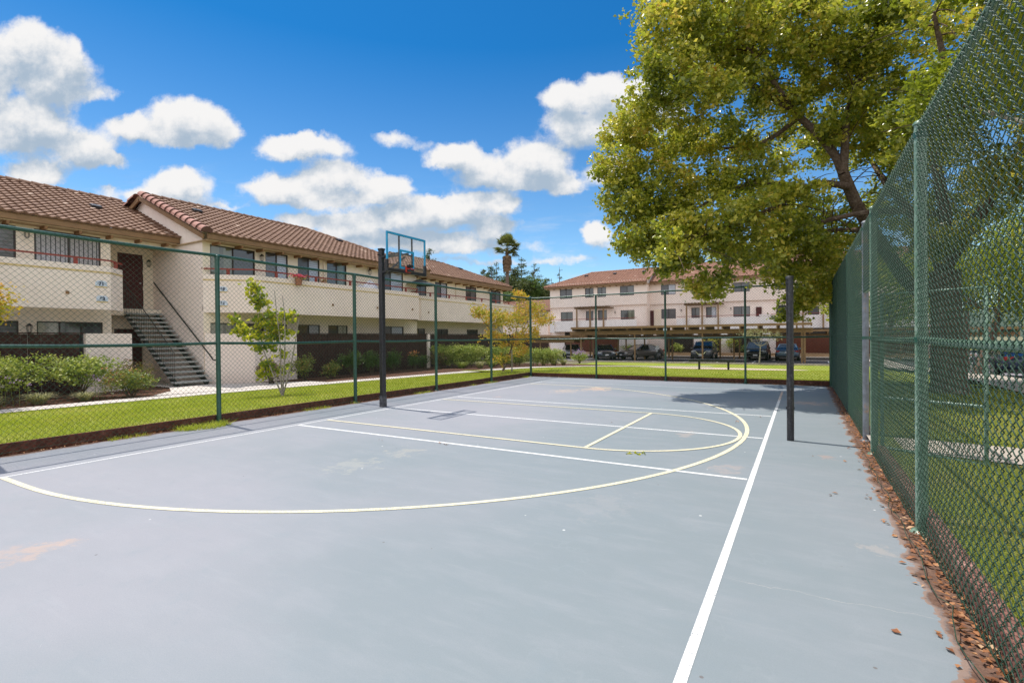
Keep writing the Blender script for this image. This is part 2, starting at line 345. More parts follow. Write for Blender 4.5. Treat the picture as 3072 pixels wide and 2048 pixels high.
def linemat(name, c, worn):
    m, k, out = newmat(name); p = wpos(k)
    w = k.ramp(k.noise(p, 30, 6, .75), .56, .70); w2 = k.ramp(k.noise(p, 1.3, 4, .6), .42, .7)
    cc = k.mix(k.m('MULTIPLY', w, k.m('MULTIPLY', w2, .8)), c, worn); g = ground(2345, 1185)
    l = k.n('ShaderNodeVectorMath', {0: k.v('SUBTRACT', p, tuple(g))}, operation='LENGTH').outputs['Value']
    cc = k.mix(k.m('MULTIPLY', k.ramp(l, 1.7, .5), k.ramp(k.noise(p, 9, 5, .7), .3, .6)), cc, (.62,.36,.2))
    b = pbsdf(k, out, cc, .6, 0, k.noise(p, 200, 3, .7), .2, .003)
    hole = k.m('MULTIPLY', k.ramp(k.noise(p, 75, 5, .8), .53, .60), k.ramp(k.noise(p, 2.1, 4, .65), .38, .60, .2, .95))
    tr = k.n('ShaderNodeBsdfTransparent'); mx = k.n('ShaderNodeMixShader', {0: hole, 1: b.outputs[0], 2: tr.outputs[0]}); k.t.links.new(mx.outputs[0], out.inputs[0]); return m
MT['white_line'] = linemat('white_line_paint', (.80,.80,.80), (.45,.47,.52))
MT['yellow_line'] = linemat('cream_line_paint', (.78,.71,.50), (.48,.48,.45))
grid('ground', -500, 500, -300, 900, 60, 100, lambda x, y: tz(x, y)-.06, MT['earth'])
mb = MB(); mb.box(-9.16, -9, -.2, .80, 17.36, 0); tag(mb.build('court_floor', MT['court']), kind='structure')
def rects(name, rs, z, mat):
    mb = MB()
    for (x0, y0, x1, y1) in rs: mb.add([(x0,y0,z),(x1,y0,z),(x1,y1,z),(x0,y1,z)], [(0,1,2,3)])
    return mb.build(name, mat)
W = .05
mb_w = [(-7.748,-9,-7.712,15.42), (-.492,-9,-.440,15.30)]
o = rects('white_court_lines', mb_w, .0022, MT['white_line']); tag(o, kind='structure')
o = rects('white_cross_lines', [(-7.70,y-.028,-.505,y+.028) for y in (5.75,8.16,10.47)]+[(-7.70,15.33,-1.0,15.37)], .0022, MT['white_line']); tag(o, kind='structure')
def arc(mb, cx, cy, r, a0, a1, z, w=.055, n=72):
    vs = []
    for i in range(n+1):
        a = R(a0+(a1-a0)*i/n); vs += [(cx+(r-w/2)*math.cos(a), cy+(r-w/2)*math.sin(a), z), (cx+(r+w/2)*math.cos(a), cy+(r+w/2)*math.sin(a), z)]
    mb.add(vs, [(2*i, 2*i+1, 2*i+3, 2*i+2) for i in range(n)])
mb = MB(); arc(mb, -7.0, 8.22, 6.26, -90, 90, .0044, .06)
for y in (1.96, 14.48): mb.add([(-7.72,y-.03,.0044),(-7.0,y-.03,.0044),(-7.0,y+.03,.0044),(-7.72,y+.03,.0044)], [(0,1,2,3)])
tag(mb.build('cream_arc_line', MT['yellow_line']), kind='structure')
mb = MB(); arc(mb, -2.56, 8.11, 1.75, -90, 90, .0066)
for y in (6.36, 9.86): mb.add([(-7.70,y-.0275,.0066),(-2.56,y-.0275,.0066),(-2.56,y+.0275,.0066),(-7.70,y+.0275,.0066)], [(0,1,2,3)])
mb.add([(-2.59,6.39,.0066),(-2.535,6.39,.0066),(-2.535,9.83,.0066),(-2.59,9.83,.0066)], [(0,1,2,3)])
tag(mb.build('cream_key_lines', MT['yellow_line']), kind='structure')
# footpath along the left building and the strips either side of it
PO = [(-14.9,-6),(-14.75,2),(-14.7,4),(-14.35,8),(-13.75,12),(-13.05,16),(-12.35,20),(-11.9,24),(-10.9,27.5),(-9.6,30.5),(-7.6,33.2),(-5,35.5)]
PI = [(-15.7,-6),(-15.55,2),(-15.5,4),(-15.15,8),(-14.55,12),(-13.85,16),(-13.2,20),(-12.8,24.2),(-11.8,28.2),(-10.5,31.4),(-8.3,34.2),(-5.6,36.6)]
PO, PI = smooth_line(PO, 2), smooth_line(PI, 2)
def lawnz(x, y): return tz(x, y)+.12*ss(-13.5, -10, x) if x < -9 else tz(x, y)+.12
LI = [(-9.30, y) for y in np.linspace(-6, 17.5, len(PO))]
def outx(y):
    for a, b in zip(PO, PO[1:]):
        if a[1] <= y <= b[1]: return a[0]+(b[0]-a[0])*(y-a[1])/(b[1]-a[1])
    return PO[-1][0]
def inx(y):
    for a, b in zip(PI, PI[1:]):
        if a[1] <= y <= b[1]: return a[0]+(b[0]-a[0])*(y-a[1])/(b[1]-a[1])
    return PI[-1][0]
def lawn_left():
    V = []; F = []; ny, nx = 60, 12
    for j in range(ny+1):
        y = -6+23.5*j/ny; a = outx(y)
        for i in range(nx+1):
            x = a+(-9.30-a)*i/nx; V.append((x, y, lawnz(x, y)))
    for j in range(ny):
        for i in range(nx): F.append((j*(nx+1)+i, j*(nx+1)+i+1, (j+1)*(nx+1)+i+1, (j+1)*(nx+1)+i))
    tag(np_mesh('lawn_beside_court', V, F, MT['grass'], smooth=True), kind='structure')
lawn_left()
def lawn_far():
    V = []; F = []; ny, nx = 50, 40
    for j in range(ny+1):
        y = 17.5+24.0*j/ny; a = outx(y) if y < 35.5 else -16
        if y > 33: a = a+( -15.5-a)*ss(33, 36, y)
        for i in range(nx+1):
            t = i/nx; x = a+(4.4-a)*t; V.append((x, y, tz(x, y)+.12*(1-ss(17.5,20,y))+.01*0))
    for j in range(ny):
        for i in range(nx): F.append((j*(nx+1)+i, j*(nx+1)+i+1, (j+1)*(nx+1)+i+1, (j+1)*(nx+1)+i))
    tag(np_mesh('far_lawn', V, F, MT['grass'], smooth=True), kind='structure')
lawn_far()
ribbon('footpath', PI, PO, lambda x, y: tz(x, y)+.015, MT['concrete'])
BI = [(-30, y) for x, y in PI]
ribbon('planting_bed', BI, PI, lambda x, y: tz(x, y)-.005, MT['mulch'])
mb = MB(); z = .02
mb.add([(-15.35,6.9,z),(-14.9,9.6,z),(-14.35,12.0,z),(-15.3,11.9,z),(-16.3,11.0,z),(-17.6,9.74,z),(-19.3,9.74,z),(-19.3,8.4,z),(-17.65,8.4,z),(-16.3,7.8,z),(-15.5,7.0,z)], [(0,1,2,3,4,5,6,7,8,9,10)])
tag(mb.build('stair_landing_paving', MT['concrete']), kind='structure')
mb = MB(); mb.box(-25, 7.4, -.05, -19.3, 9.8, .012); tag(mb.build('entry_floor', MT['concrete_side']), kind='structure')
# sand patch with the bench, parking lot, kerbs
mb = MB(); c = ground(2165, 1100, -.2)
def sz(x, y): return tz(x, y)+.012+.0
vs = [(c.x+4.1*math.cos(a)*(1+.06*math.sin(3*a)), c.y+.2+2.7*math.sin(a)) for a in [2*math.pi*i/48 for i in range(48)]]
mb.add([(c.x, c.y+.2, sz(c.x, c.y+.2))]+[(x, y, sz(x, y)) for x, y in vs], [(0, 1+i, 1+(i+1)%48) for i in range(48)])
tag(mb.build('sand_patch', MT['sand']), kind='structure')
mb = MB(); mb.add([(-60,41.4,-.635),(26,41.4,-.635),(26,55,-.635),(-60,55,-.635)], [(0,1,2,3)]); tag(mb.build('parking_lot', MT['asphalt']), kind='structure')
mb = MB(); mb.box(-60, 41.3, -.8, 3.6, 41.5, -.53); tag(mb.build('parking_kerb', MT['concrete_side']), kind='structure')
rects_l = [(x-.05, 43.6, x+.05, 48.3) for x in np.arange(-27, 4, 2.62)]
tag(rects('parking_stripes', rects_l, -.631, MT['white_line']), kind='structure')
# right of the court: lawn, gate path, pavement, street
def rl(x, y): return tz(x, y)+.10-.02*ss(1, 4, x)
grid('lawn_by_street', .86, 4.4, -3, 17.6, 18, 60, rl, MT['grass_dark'], inside=lambda x, y: not (7.3 < y < 8.75))
mb = MB(); mb.add([(.78,7.72,.085),(4.5,6.6,.12),(4.5,8.0,.12),(.78,8.66,.085)], [(0,1,2,3)]); tag(mb.build('gate_path', MT['concrete_side']), kind='structure')
grid('grass_beside_gate_path', .86, 4.4, 6.2, 9.3, 10, 10, lambda x, y: rl(x, y)-.012, MT['grass_dark'])
def pz(x, y): return tz(x, y)+.13
grid('pavement', 4.4, 5.7, -3, 60, 2, 60, pz, MT['concrete_side'])
grid('street', 5.85, 19, -3, 90, 4, 60, lambda x, y: tz(x, y)-.02, MT['road'])
grid('street_kerb', 5.7, 5.85, -3, 60, 1, 60, pz, MT['concrete_side'])
grid('far_verge', 19, 40, -3, 120, 4, 30, lambda x, y: tz(x, y)+.06, MT['grass_dark'])
grid('street_line', 9.6, 9.72, -3, 90, 1, 60, lambda x, y: tz(x, y)-.014, MT['white_line'])
# ------------------------------------------------------------------ chain-link fencing
def fence_paint(name, c1, c2, c3, lo=.5, hi=.62):
    m, k, out = newmat(name); p = wpos(k)
    c = k.mix(k.ramp(k.noise(p, 9, 5, .65), .3, .7), c1, c2); c = k.mix(k.ramp(k.noise(p, 46, 4, .7), lo, hi), c, c3)
    pbsdf(k, out, c, .34, 0, k.noise(p, 70, 3, .6), .2, .003, .6); return m
MT['fence'] = fence_paint('green_fence_enamel', (.010,.060,.042), (.02,.09,.06), (.13,.22,.17), .62, .70)
MT['fence_pale'] = fence_paint('faded_green_enamel', (.14,.23,.165), (.085,.165,.11), (.30,.38,.31), .5, .66)
MT['mesh'] = fence_paint('green_mesh_coating', (.010,.040,.022), (.022,.068,.038), (.13,.20,.14), .57, .72)
MT['galv'] = simple('bare_galvanised_pipe', (.20,.22,.25), (.14,.15,.17), 12, .5, .2, .2, 60, .5, .004, (.33,.22,.15), 7)
MT['timber'] = simple('redwood_timber', (.15,.055,.038), (.075,.032,.024), 18, .85, 0, .5, 60, .2, .01, (.24,.12,.09), 6)
MT['timber_red'] = simple('red_stained_timber', (.25,.12,.095), (.16,.075,.06), 22, .85, 0, .5, 60, .2, .01, (.42,.24,.20), 6)
D2 = .084
def chain(L, H, r=.0028, sides=3, knots=False, z0=.03, amp=.0035):
    """woven wires of one bay, in (along, out, up)"""
    nw = int(L/(D2/2)); nk = int(H/(D2/2))
    t = np.arange(nk+1); VS = []; FS = []; base = 0
    for i in range(nw):
        c = D2/4+i*D2/2; sg = np.where((t+i) % 2 == 0, 1., -1.)
        wob = (RNG.random(nk+1)-.5)*.0035
        if knots:
            e = .10*D2
            x = np.repeat(c+sg*(D2/4+r*.7)+wob, 2); z = np.repeat(z0+t*D2/2, 2); z[0::2] -= e; z[1::2] += e
            y = np.empty(2*len(t)); y[0::2] = amp*sg; y[1::2] = -amp*sg
        else:
            x = c+sg*(D2/4+r*.3)+wob; z = z0+t*D2/2; y = amp*.3*sg
        P = np.stack([x, y, z], 1); n = len(P)
        T = np.gradient(P, axis=0); T /= np.linalg.norm(T, axis=1)[:, None]
        A = np.cross(T, [0,1,0]); A /= np.linalg.norm(A, axis=1)[:, None]; B = np.cross(T, A)
        ang = np.arange(sides)*2*np.pi/sides
        V = P[:,None,:]+r*(A[:,None,:]*np.cos(ang)[None,:,None]+B[:,None,:]*np.sin(ang)[None,:,None])
        VS.append(V.reshape(-1,3)); idx = base+np.arange(n*sides).reshape(n, sides)
        a = idx[:-1]; b = np.roll(idx, -1, axis=1)[:-1]; c2 = np.roll(idx, -1, axis=1)[1:]; d = idx[1:]
        FS.append(np.stack([a, b, c2, d], -1).reshape(-1,4)); base += n*sides
    return np.concatenate(VS), np.concatenate(FS)
CHM = {}
def chain_data(key, *a, **k):
    if key not in CHM:
        V, F = chain(*a, **k); o = np_mesh('chain_link', V, F, MT['mesh'], smooth=True); CHM[key] = o.data; bpy.data.objects.remove(o)
    return CHM[key]
def pipe_post(mb, x, y, r, z0, z1, cap=True):
    mb.tube([(x,y,z0),(x,y,z1)], r, 14)
    if cap: mb.tube([(x,y,z1),(x,y,z1+.012),(x,y,z1+.028),(x,y,z1+.04)], [r*1.2,r*1.2,r*.85,.006], 14)
def fence_run(name, label, p0, dr, stops, out, H=3.05, key='far', kargs={}, rpost=.040, heavy=(), mats=('fence',), skip=(), wires=True, end_r=.044, lean=0):
    """p0 + dr*s ; out = side the mesh hangs on"""
    p0 = Vector((*p0, 0)); dr = Vector((*dr, 0)); out = Vector((*out, 0)); root = thing(name, label, 'fence', p0)
    m = MT[mats[0]]
    for i, s in enumerate(stops):
        mb = MB(); q = p0+dr*s; hv = s in heavy; r = end_r if hv else rpost
        pipe_post(mb, q.x, q.y, r, -.25, H-.02 if not hv else H+.03)
        mb.tube([(q.x,q.y,0),(q.x,q.y,.02)], [r*2, r*1.5], 10)                # bit of footing
        o = mb.build('post', MT['fence_pale'] if hv and 'fence_pale' in mats else m, root)
        for zz in (1.46, H-.05):
            cl = MB(); cl.tube([(q.x,q.y,zz-.02),(q.x,q.y,zz+.02)], r*1.14, 12); cl.build('clamp', m, o)
    for (nm, zz, rr) in (('top_rail', H, .027), ('middle_rail', 1.46, .025)):
        for a, b in zip(stops, stops[1:]):
            if nm == 'middle_rail' and (a, b) in skip: continue
            mb = MB(); u = p0+dr*a; v = p0+dr*b; sag = -.006*(b-a)
            pts = [u.lerp(v, t)+Vector((0,0,zz+sag*4*t*(1-t))) for t in (0,.25,.5,.75,1)]
            mb.tube(pts, rr, 10); mb.build(nm, MT['fence_pale'] if 'fence_pale' in mats else m, root)
    for a, b in zip(stops, stops[1:]):
        if (a, b) in skip: continue
        L = b-a; me = chain_data((key, round(L, 2)), L, H-.02, **kargs)
        o = link('chain_mesh', me, root, dr*a+out*.030); ORG[o.name] = p0
        o.rotation_euler = (0, 0, math.atan2(dr.y, dr.x))
    mb = MB(); u = p0+out*.035; L = stops[-1]
    pts = [u+dr*(L*i/60)+Vector((0,0,.045+.012*math.sin(i*1.7))) for i in range(61)]
    mb.tube(pts, .0022, 4); mb.build('tension_wire', MT['mesh'], root)
    return root
LP = [0, 3.05, 6.1, 9.3, 12.45, 15.5, 18.6, 21.63]; LY0 = -4.1      # posts along the left side
LY = [-4.1,-.8,2.19,5.2,8.42,11.47,14.45,17.33]
fence_run('chain_link_fence', 'long green chain-link fence along the lawn and the near apartments', (-9.2, LY[0]), (0,1), [y-LY[0] for y in LY], (1,0), heavy=(LY[-1]-LY[0],))
FX = [-9.2,-6.5,-4.02,-1.55,.72]
fence_run('chain_link_fence', 'green chain-link fence across the far end of the court', (-9.2, 17.33), (1,0), [x+9.2 for x in FX], (0,-1), rpost=.034)
RY = [-1.2,1.85,4.83,7.72,8.66,11.6,14.4,17.30]
rf = fence_run('chain_link_fence', 'tall green chain-link fence with gateway on the near right side', (.78, RY[0]), (0,1), [y-RY[0] for y in RY], (-1,0), key='near',
     kargs=dict(r=.0029, sides=5, knots=True, amp=.0055), rpost=.036, heavy=(4.83-RY[0], 7.72-RY[0], 8.66-RY[0], 17.30-RY[0]), mats=('fence','fence_pale'), skip=((7.72-RY[0], 8.66-RY[0]),), end_r=.040)
for c in rf.children:                                                # the far gatepost has lost its paint
    if c.name.startswith('post') and abs(c.data.vertices[0].co.y-(8.66-RY[0])) < .1:
        c.data = c.data.copy(); c.data.materials[0] = MT['galv']; c['label'] = 'bare grey gatepost'
# mesh over the gateway
V, F = chain(.94, .95, r=.0029, sides=5, knots=True, amp=.0055, z0=0)
o = np_mesh('chain_mesh_over_gate', V, F, MT['mesh'], smooth=True); o.parent = rf; o.location = (-.03, 7.72-RY[0], 2.10); o.rotation_euler = (0,0,math.pi/2)
mb = MB(); mb.tube([(.78,7.72,2.10),(.78,8.66,2.10)], .02, 10); mb.build('lintel_rail', MT['fence_pale'], rf)
# open gate leaf folded back outside the fence
gt = thing('gate', 'open green chain-link gate leaf folded back outside the near right fence', 'gate', (.84,7.70,0))
gd = Vector((.84, -.55, 0)).normalized(); gw = 1.0
mb = MB(); g0 = Vector((.86,7.70,0))
P = lambda s, z: g0+gd*s+Vector((0,0,z))
mb.tube([P(0,.1),P(0,2.0),P(gw,2.0),P(gw,.1),P(0,.1)], .021, 10); mb.tube([P(0,.72),P(gw,.72)], .018, 8)
mb.build('gate_frame', MT['fence_pale'], gt)
V, F = chain(gw-.04, 1.9, r=.0021, sides=4, knots=True, amp=.005, z0=.1)
o = np_mesh('chain_mesh', V, F, MT['mesh'], smooth=True); o.parent = gt; o.location = (.02, 0, 0); o.rotation_euler = (0,0,math.atan2(gd.y, gd.x))
# loose wire trailing along the foot of the right fence
mb = MB(); rr = random.Random(3)
pts = [(.70-.05*abs(math.sin(i*.7))-.03*rr.random(), 2.0+i*.16, .03+.05*rr.random()) for i in range(34)]
mb.tube(pts, .0026, 5); tag(mb.build('loose_wire', MT['mesh']), 'grey loose wire trailing along the foot of the right fence', 'wire')
# timber kerbs under the mesh
def timber(label, p, q, w, z0, z1, mat, n):
    p, q = Vector((*p,0)), Vector((*q,0)); root = thing('timber_kerb', label, 'kerb', p); rr = random.Random(n)
    d = (q-p)/n; sd = Vector((-d.y, d.x, 0)).normalized()
    for i in range(n):
        mb = MB(); a = p+d*i+sd*rr.uniform(-.006,.006); b = a+d*.997
        c = (a+b)/2+Vector((0,0,(z0+z1)/2+rr.uniform(-.006,.006)))
        mb.obox(c, d.normalized(), sd, (0,0,1), d.length/2*.998, w/2, (z1-z0)/2); mb.build('board', mat, root, bevel=.004)
timber('dark red timber board kerb under the long left fence', (-9.27,-6), (-9.27,17.45), .045, -.1, .155, MT['timber'], 7)
timber('dark red timber board kerb under the far fence', (-9.2,17.40), (.9,17.40), .045, -.1, .15, MT['timber'], 4)
timber('sun-bleached red timber kerb under the near right fence', (.84,-3), (.84,7.6), .09, -.1, .13, MT['timber_red'], 4)
timber('dark red timber kerb beyond the gateway', (.84,8.8), (.84,17.3), .09, -.1, .12, MT['timber'], 3)
# ------------------------------------------------------------------ posts and hoop on the court
MT['black'] = simple('black_enamel', (.014,.014,.018), (.025,.025,.03), 20, .32, 0, .15, 80, .5, .003, (.10,.10,.11), 40, .35, .65)
MT['blackplastic'] = simple('black_plastic', (.018,.018,.02), (.03,.03,.032), 8, .45)
MT['cyan'] = simple('blue_board_paint', (.02,.28,.50), (.03,.33,.56), 5, .35, 0, 0)
MT['red'] = simple('red_rim_paint', (.55,.06,.03), (.40,.04,.025), 20, .4, 0, 0)
MT['steel'] = simple('galvanised_steel', (.5,.5,.52), (.35,.35,.37), 15, .4, .6, 0)
m, k, out = newmat('clear_board'); gl = k.n('ShaderNodeBsdfGlossy', {'Roughness': .03}); tr = k.n('ShaderNodeBsdfTransparent', {0: (.97,.98,.985,1)})
df = k.n('ShaderNodeBsdfDiffuse', {0: (.5,.52,.55,1)}); mx0 = k.n('ShaderNodeMixShader', {0: .06, 1: tr.outputs[0], 2: df.outputs[0]})
mx = k.n('ShaderNodeMixShader', {0: .04, 1: mx0.outputs[0], 2: gl.outputs[0]}); k.t.links.new(mx.outputs[0], out.inputs[0]); MT['clear'] = m
MT['foot'] = simple('worn_black_foot', (.10,.10,.11), (.035,.035,.04), 14, .6, 0, .2)
vp = thing('volleyball_post', 'scuffed black steel net post standing right of the white sideline', 'post', (-.15,8.18,0))
mb = MB(); mb.tube([(-.15,8.18,-.1),(-.15,8.18,2.33)], .047, 20); mb.build('post', MT['black'], vp)
mb = MB(); mb.tube([(-.15,8.18,2.30),(-.15,8.18,2.345),(-.15,8.18,2.35)], [.052,.052,.04], 20); mb.build('cap', MT['blackplastic'], vp)
for zz in (2.24, .45):
    mb = MB(); mb.tube([(-.15,8.18,zz),(-.15,8.18,zz+.028)], .053, 18); mb.box(-.205,8.15,zz,-.19,8.21,zz+.028); mb.build('collar', MT['black'], vp)
hp = thing('basketball_hoop', 'black pole basketball hoop with clear blue-edged backboard at the left sideline', 'basketball hoop', (-8.07,8.18,0))
BX, BY, Z0, Z1 = -7.28, 8.12, 2.92, 3.70; hw = .60
mb = MB(); mb.obox((-8.07,8.18,1.70), (1,0,0),(0,1,0),(0,0,1), .052,.052,1.78); mb.build('pole', MT['black'], hp, bevel=.012)
mb = MB(); mb.obox((-8.07,8.18,3.495), (1,0,0),(0,1,0),(0,0,1), .060,.060,.02); mb.build('pole_cap', MT['blackplastic'], hp, bevel=.008)
mb = MB(); mb.obox((-8.07,8.18,.12), (1,0,0),(0,1,0),(0,0,1), .056,.056,.13); mb.build('pole_foot', MT['foot'], hp)
mb = MB()
for dy in (-.11,.11):
    for zz in (3.32, 2.98): mb.beam((-8.02,8.18+dy*.5,zz), (BX-.05,BY+dy,zz+.02), .022, .035)
mb.beam((-8.02,8.18,2.92), (BX-.06,BY,3.25), .03, .03); mb.tube([(-8.07,8.30,3.36),(-8.07,8.06,3.36)], .012, 8)
mb.build('support_arm', MT['black'], hp)
mb = MB(); mb.box(BX-.006, BY-hw+.02, Z0+.03, BX+.006, BY+hw-.02, Z1-.02); bo = mb.build('backboard', MT['clear'], hp)
fx0, fx1 = BX-.018, BX+.018
mb = MB(); mb.box(fx0,BY-hw,Z0+.20,fx1,BY-hw+.028,Z1-.04); mb.box(fx0,BY+hw-.028,Z0+.20,fx1,BY+hw,Z1-.04); mb.box(fx0,BY-hw,Z1-.04,fx1,BY+hw,Z1)
mb.build('blue_frame', MT['cyan'], bo)
mb = MB(); mb.box(fx0-.02,BY-hw-.012,Z0-.03,fx1+.012,BY+hw+.012,Z0+.035); mb.box(fx0-.02,BY-hw-.012,Z0+.035,fx1+.012,BY-hw+.03,Z0+.21); mb.box(fx0-.02,BY+hw-.03,Z0+.035,fx1+.012,BY+hw+.012,Z0+.21)
mb.build('edge_pad', MT['blackplastic'], bo, bevel=.006)
mb = MB()
for dy in (-.20,.20): mb.box(BX-.045,BY+dy-.012,Z0+.03,BX-.018,BY+dy+.012,Z1-.03)
mb.box(BX-.045,BY-.19,Z0+.37,BX-.02,BY+.19,Z0+.392); mb.build('back_strut', MT['blackplastic'], bo)
mb = MB(); a = BX+.0065; b = BX+.0095; s0, s1, zz0, zz1 = BY-.225, BY+.225, Z0+.06, Z0+.46; t = .042
mb.box(a,s0,zz1-t,b,s1,zz1); mb.box(a,s0,zz0,b,s1,zz0+t); mb.box(a,s0,zz0+t,b,s0+t,zz1-t); mb.box(a,s1-t,zz0+t,b,s1,zz1-t)
mb.build('target_square', MT['cyan'], bo)
mb = MB(); mb.box(BX+.02,BY-.075,Z0-.01,BX+.05,BY+.075,Z0+.12); mb.build('rim_bracket', MT['red'], hp, bevel=.006)
'''mb = MB(); rc = (BX+.05+.225+.05, BY, Z0+.09); ring = [(rc[0]+.225*math.cos(a), rc[1]+.225*math.sin(a), rc[2]) for a in [2*math.pi*i/32 for i in range(33)]]
mb.tube(ring, .009, 8); mb.beam((BX+.05,BY-.05,rc[2]-.03),(rc[0]-.20,BY-.09,rc[2]),.014,.014); mb.beam((BX+.05,BY+.05,rc[2]-.03),(rc[0]-.20,BY+.09,rc[2]),.014,.014)
'''
mb = MB(); mb.box(BX+.052,BY-.065,Z0+.10,BX+.13,BY+.065,Z0+.15); mb.box(BX+.052,BY-.05,Z0+.0,BX+.16,BY+.05,Z0+.06); mb.build('breakaway_spring', MT['blackplastic'], hp, bevel=.006)
mb = MB(); mb.beam((BX+.05,BY-.045,Z0+.07),(BX+.19,BY-.03,Z0+.05),.016,.02); mb.beam((BX+.05,BY+.045,Z0+.07),(BX+.19,BY+.03,Z0+.05),.016,.02); mb.build('rim_stub', MT['red'], hp)
# ------------------------------------------------------------------ building kit
class Fr:                                                            # wall frame: along s, up z, out n
    def __init__(s, o, sd, nd): s.o = Vector(o); s.s = Vector(sd).normalized(); s.n = Vector(nd).normalized()
    def p(s, a, z, n=0): return s.o+s.s*a+s.n*n+Vector((0,0,z))
def fbox(mb, fr, s0, s1, z0, z1, n0, n1, mi=0):
    vs = [fr.p(a, z, n) for z in (z0, z1) for (a, n) in ((s0,n0),(s1,n0),(s1,n1),(s0,n1))]
    mb.add(vs, [(0,3,2,1),(4,5,6,7),(0,1,5,4),(1,2,6,5),(2,3,7,6),(3,0,4,7)], mi)
def wall_holes(mb, fr, s0, s1, z0, z1, holes, depth=.11, n=0.):
    """front sheet of a wall with openings and their reveals"""
    S = sorted({s0, s1, *[min(max(h[i], s0), s1) for h in holes for i in (0, 1)]}); Z = sorted({z0, z1, *[min(max(h[i], z0), z1) for h in holes for i in (2, 3)]})
    for a, b in zip(S, S[1:]):
        for c, d in zip(Z, Z[1:]):
            ms, mz = (a+b)/2, (c+d)/2
            if any(h[0] < ms < h[1] and h[2] < mz < h[3] for h in holes): continue
            mb.add([fr.p(a,c,n), fr.p(b,c,n), fr.p(b,d,n), fr.p(a,d,n)], [(0,1,2,3)])
    for h in holes:
        a, b, c, d = h[:4]
        for (p, q) in (((a,c),(b,c)), ((b,c),(b,d)), ((b,d),(a,d)), ((a,d),(a,c))):
            mb.add([fr.p(*p,n), fr.p(*q,n), fr.p(*q,n-depth), fr.p(*p,n-depth)], [(0,1,2,3)])
def stucco(name, c1, c2):
    m, k, out = newmat(name); p = wpos(k)
    c = k.mix(k.ramp(k.noise(p, .7, 6, .6), .35, .65), c1, c2)
    c = k.mix(k.m('MULTIPLY', k.ramp(k.noise(k.v('MULTIPLY', p, (1,1,.12)), 5, 5, .7), .50, .75), .30), c, tuple(x*.70 for x in c1)); c = k.mix(k.m('MULTIPLY', k.ramp(k.noise(p, 2.6, 6, .7), .55, .72), .22), c, tuple(min(1,x*1.06) for x in c1))
    pbsdf(k, out, c, .92, 0, k.noise(p, 55, 4, .7), .35, .012, .15); return m
MT['stucco'] = stucco('cream_stucco', (.87,.76,.63), (.82,.70,.565))
MT['stucco_skytint'] = stucco('sky_tinted_stucco', (.88,.755,.68), (.83,.70,.63))  # pinker copy of the wall stucco, sky tint put into its colour
MT['band'] = simple('yellow_edge_band', (.66,.50,.24), (.60,.45,.22), 3, .8, 0, .2)
MT['fascia'] = simple('brown_fascia', (.27,.155,.075), (.22,.125,.06), 3, .6, 0, .2)
MT['rafter'] = simple('rafter_wood', (.26,.14,.06), (.2,.1,.045), 6, .7, 0, .2)
MT['soffit'] = simple('soffit_board', (.50,.36,.22), (.44,.31,.19), 3, .8, 0, .2)
MT['frame'] = simple('bronze_window_frame', (.045,.032,.028), (.06,.045,.04), 10, .5, .2, 0)
MT['redrail'] = simple('oxide_red_rail', (.30,.05,.035), (.24,.045,.03), 15, .55, 0, .1)
MT['blackrail'] = simple('black_handrail', (.012,.011,.011), (.03,.028,.026), 15, .5, 0, 0)
MT['tread'] = simple('precast_tread', (.40,.40,.39), (.30,.31,.30), 12, .9, 0, .3)
MT['darkred'] = simple('dark_red_door', (.075,.012,.012), (.06,.01,.01), 5, .6, 0, 0)
MT['brownfence'] = simple('dark_brown_boards', (.060,.030,.024), (.038,.020,.017), 9, .85, 0, .3, 40, .2, .01, (.09,.05,.04), 3)
MT['redfence'] = simple('red_brown_boards', (.17,.060,.040), (.12,.045,.03), 9, .85, 0, .3, 40, .2, .01)
MT['tan'] = simple('tan_painted_wood', (.30,.18,.085), (.25,.15,.07), 4, .7, 0, .2)
MT['tandark'] = simple('brown_painted_wood', (.17,.095,.045), (.13,.075,.035), 4, .7, 0, .2)
MT['lamp'] = simple('black_lantern', (.015,.012,.012), (.03,.02,.02), 10, .5, .3, 0)
MT['cloth'] = simple('white_cloth', (.80,.79,.80), (.68,.68,.72), 9, .9, 0, .4, 12, .1, .03)
MT['plaque'] = simple('pale_blue_plaque', (.55,.62,.74), (.60,.66,.76), 8, .5, 0, 0)
MT['ink'] = simple('dark_blue_lettering', (.03,.04,.09), (.03,.04,.09), 8, .6, 0, 0)
MT['slate_u'] = simple('dark_awning_cloth', (.045,.05,.045), (.06,.065,.06), 8, .8, 0, .2)
def panemat(name, base, slat, freq, axis, mixn=.5, rough=.12, dark=.35):
    """glass over blinds or curtains"""
    m, k, out = newmat(name); p = wpos(k); s = k.n('ShaderNodeSeparateXYZ', {0: p})
    co = s.outputs[2] if axis == 'z' else k.m('ADD', s.outputs[0], s.outputs[1])
    w = k.m('FRACT', k.m('MULTIPLY', k.m('ADD', co, k.m('MULTIPLY', k.noise(p, 3, 2), .02)), freq))
    c = k.mix(k.ramp(w, dark-.06, dark+.06), slat, base)
    c = k.mix(k.m('MULTIPLY', k.noise(p, 1.3, 3, .6), mixn*.5), c, (.10,.10,.11))
    pbsdf(k, out, c, rough, 0, None, spec=.6, extra={'Coat Weight': .6, 'Coat Roughness': .03}); return m
MT['vblind'] = panemat('glass_over_vertical_blinds', (.42,.40,.42), (.05,.045,.06), 8.6, 'xy', .2, dark=.22)
MT['hblind'] = panemat('glass_over_horizontal_blinds', (.50,.52,.60), (.30,.31,.37), 12, 'z', .3)
MT['hblind_dark'] = panemat('screen_over_blinds', (.135,.125,.135), (.085,.08,.085), 9, 'z', .4)
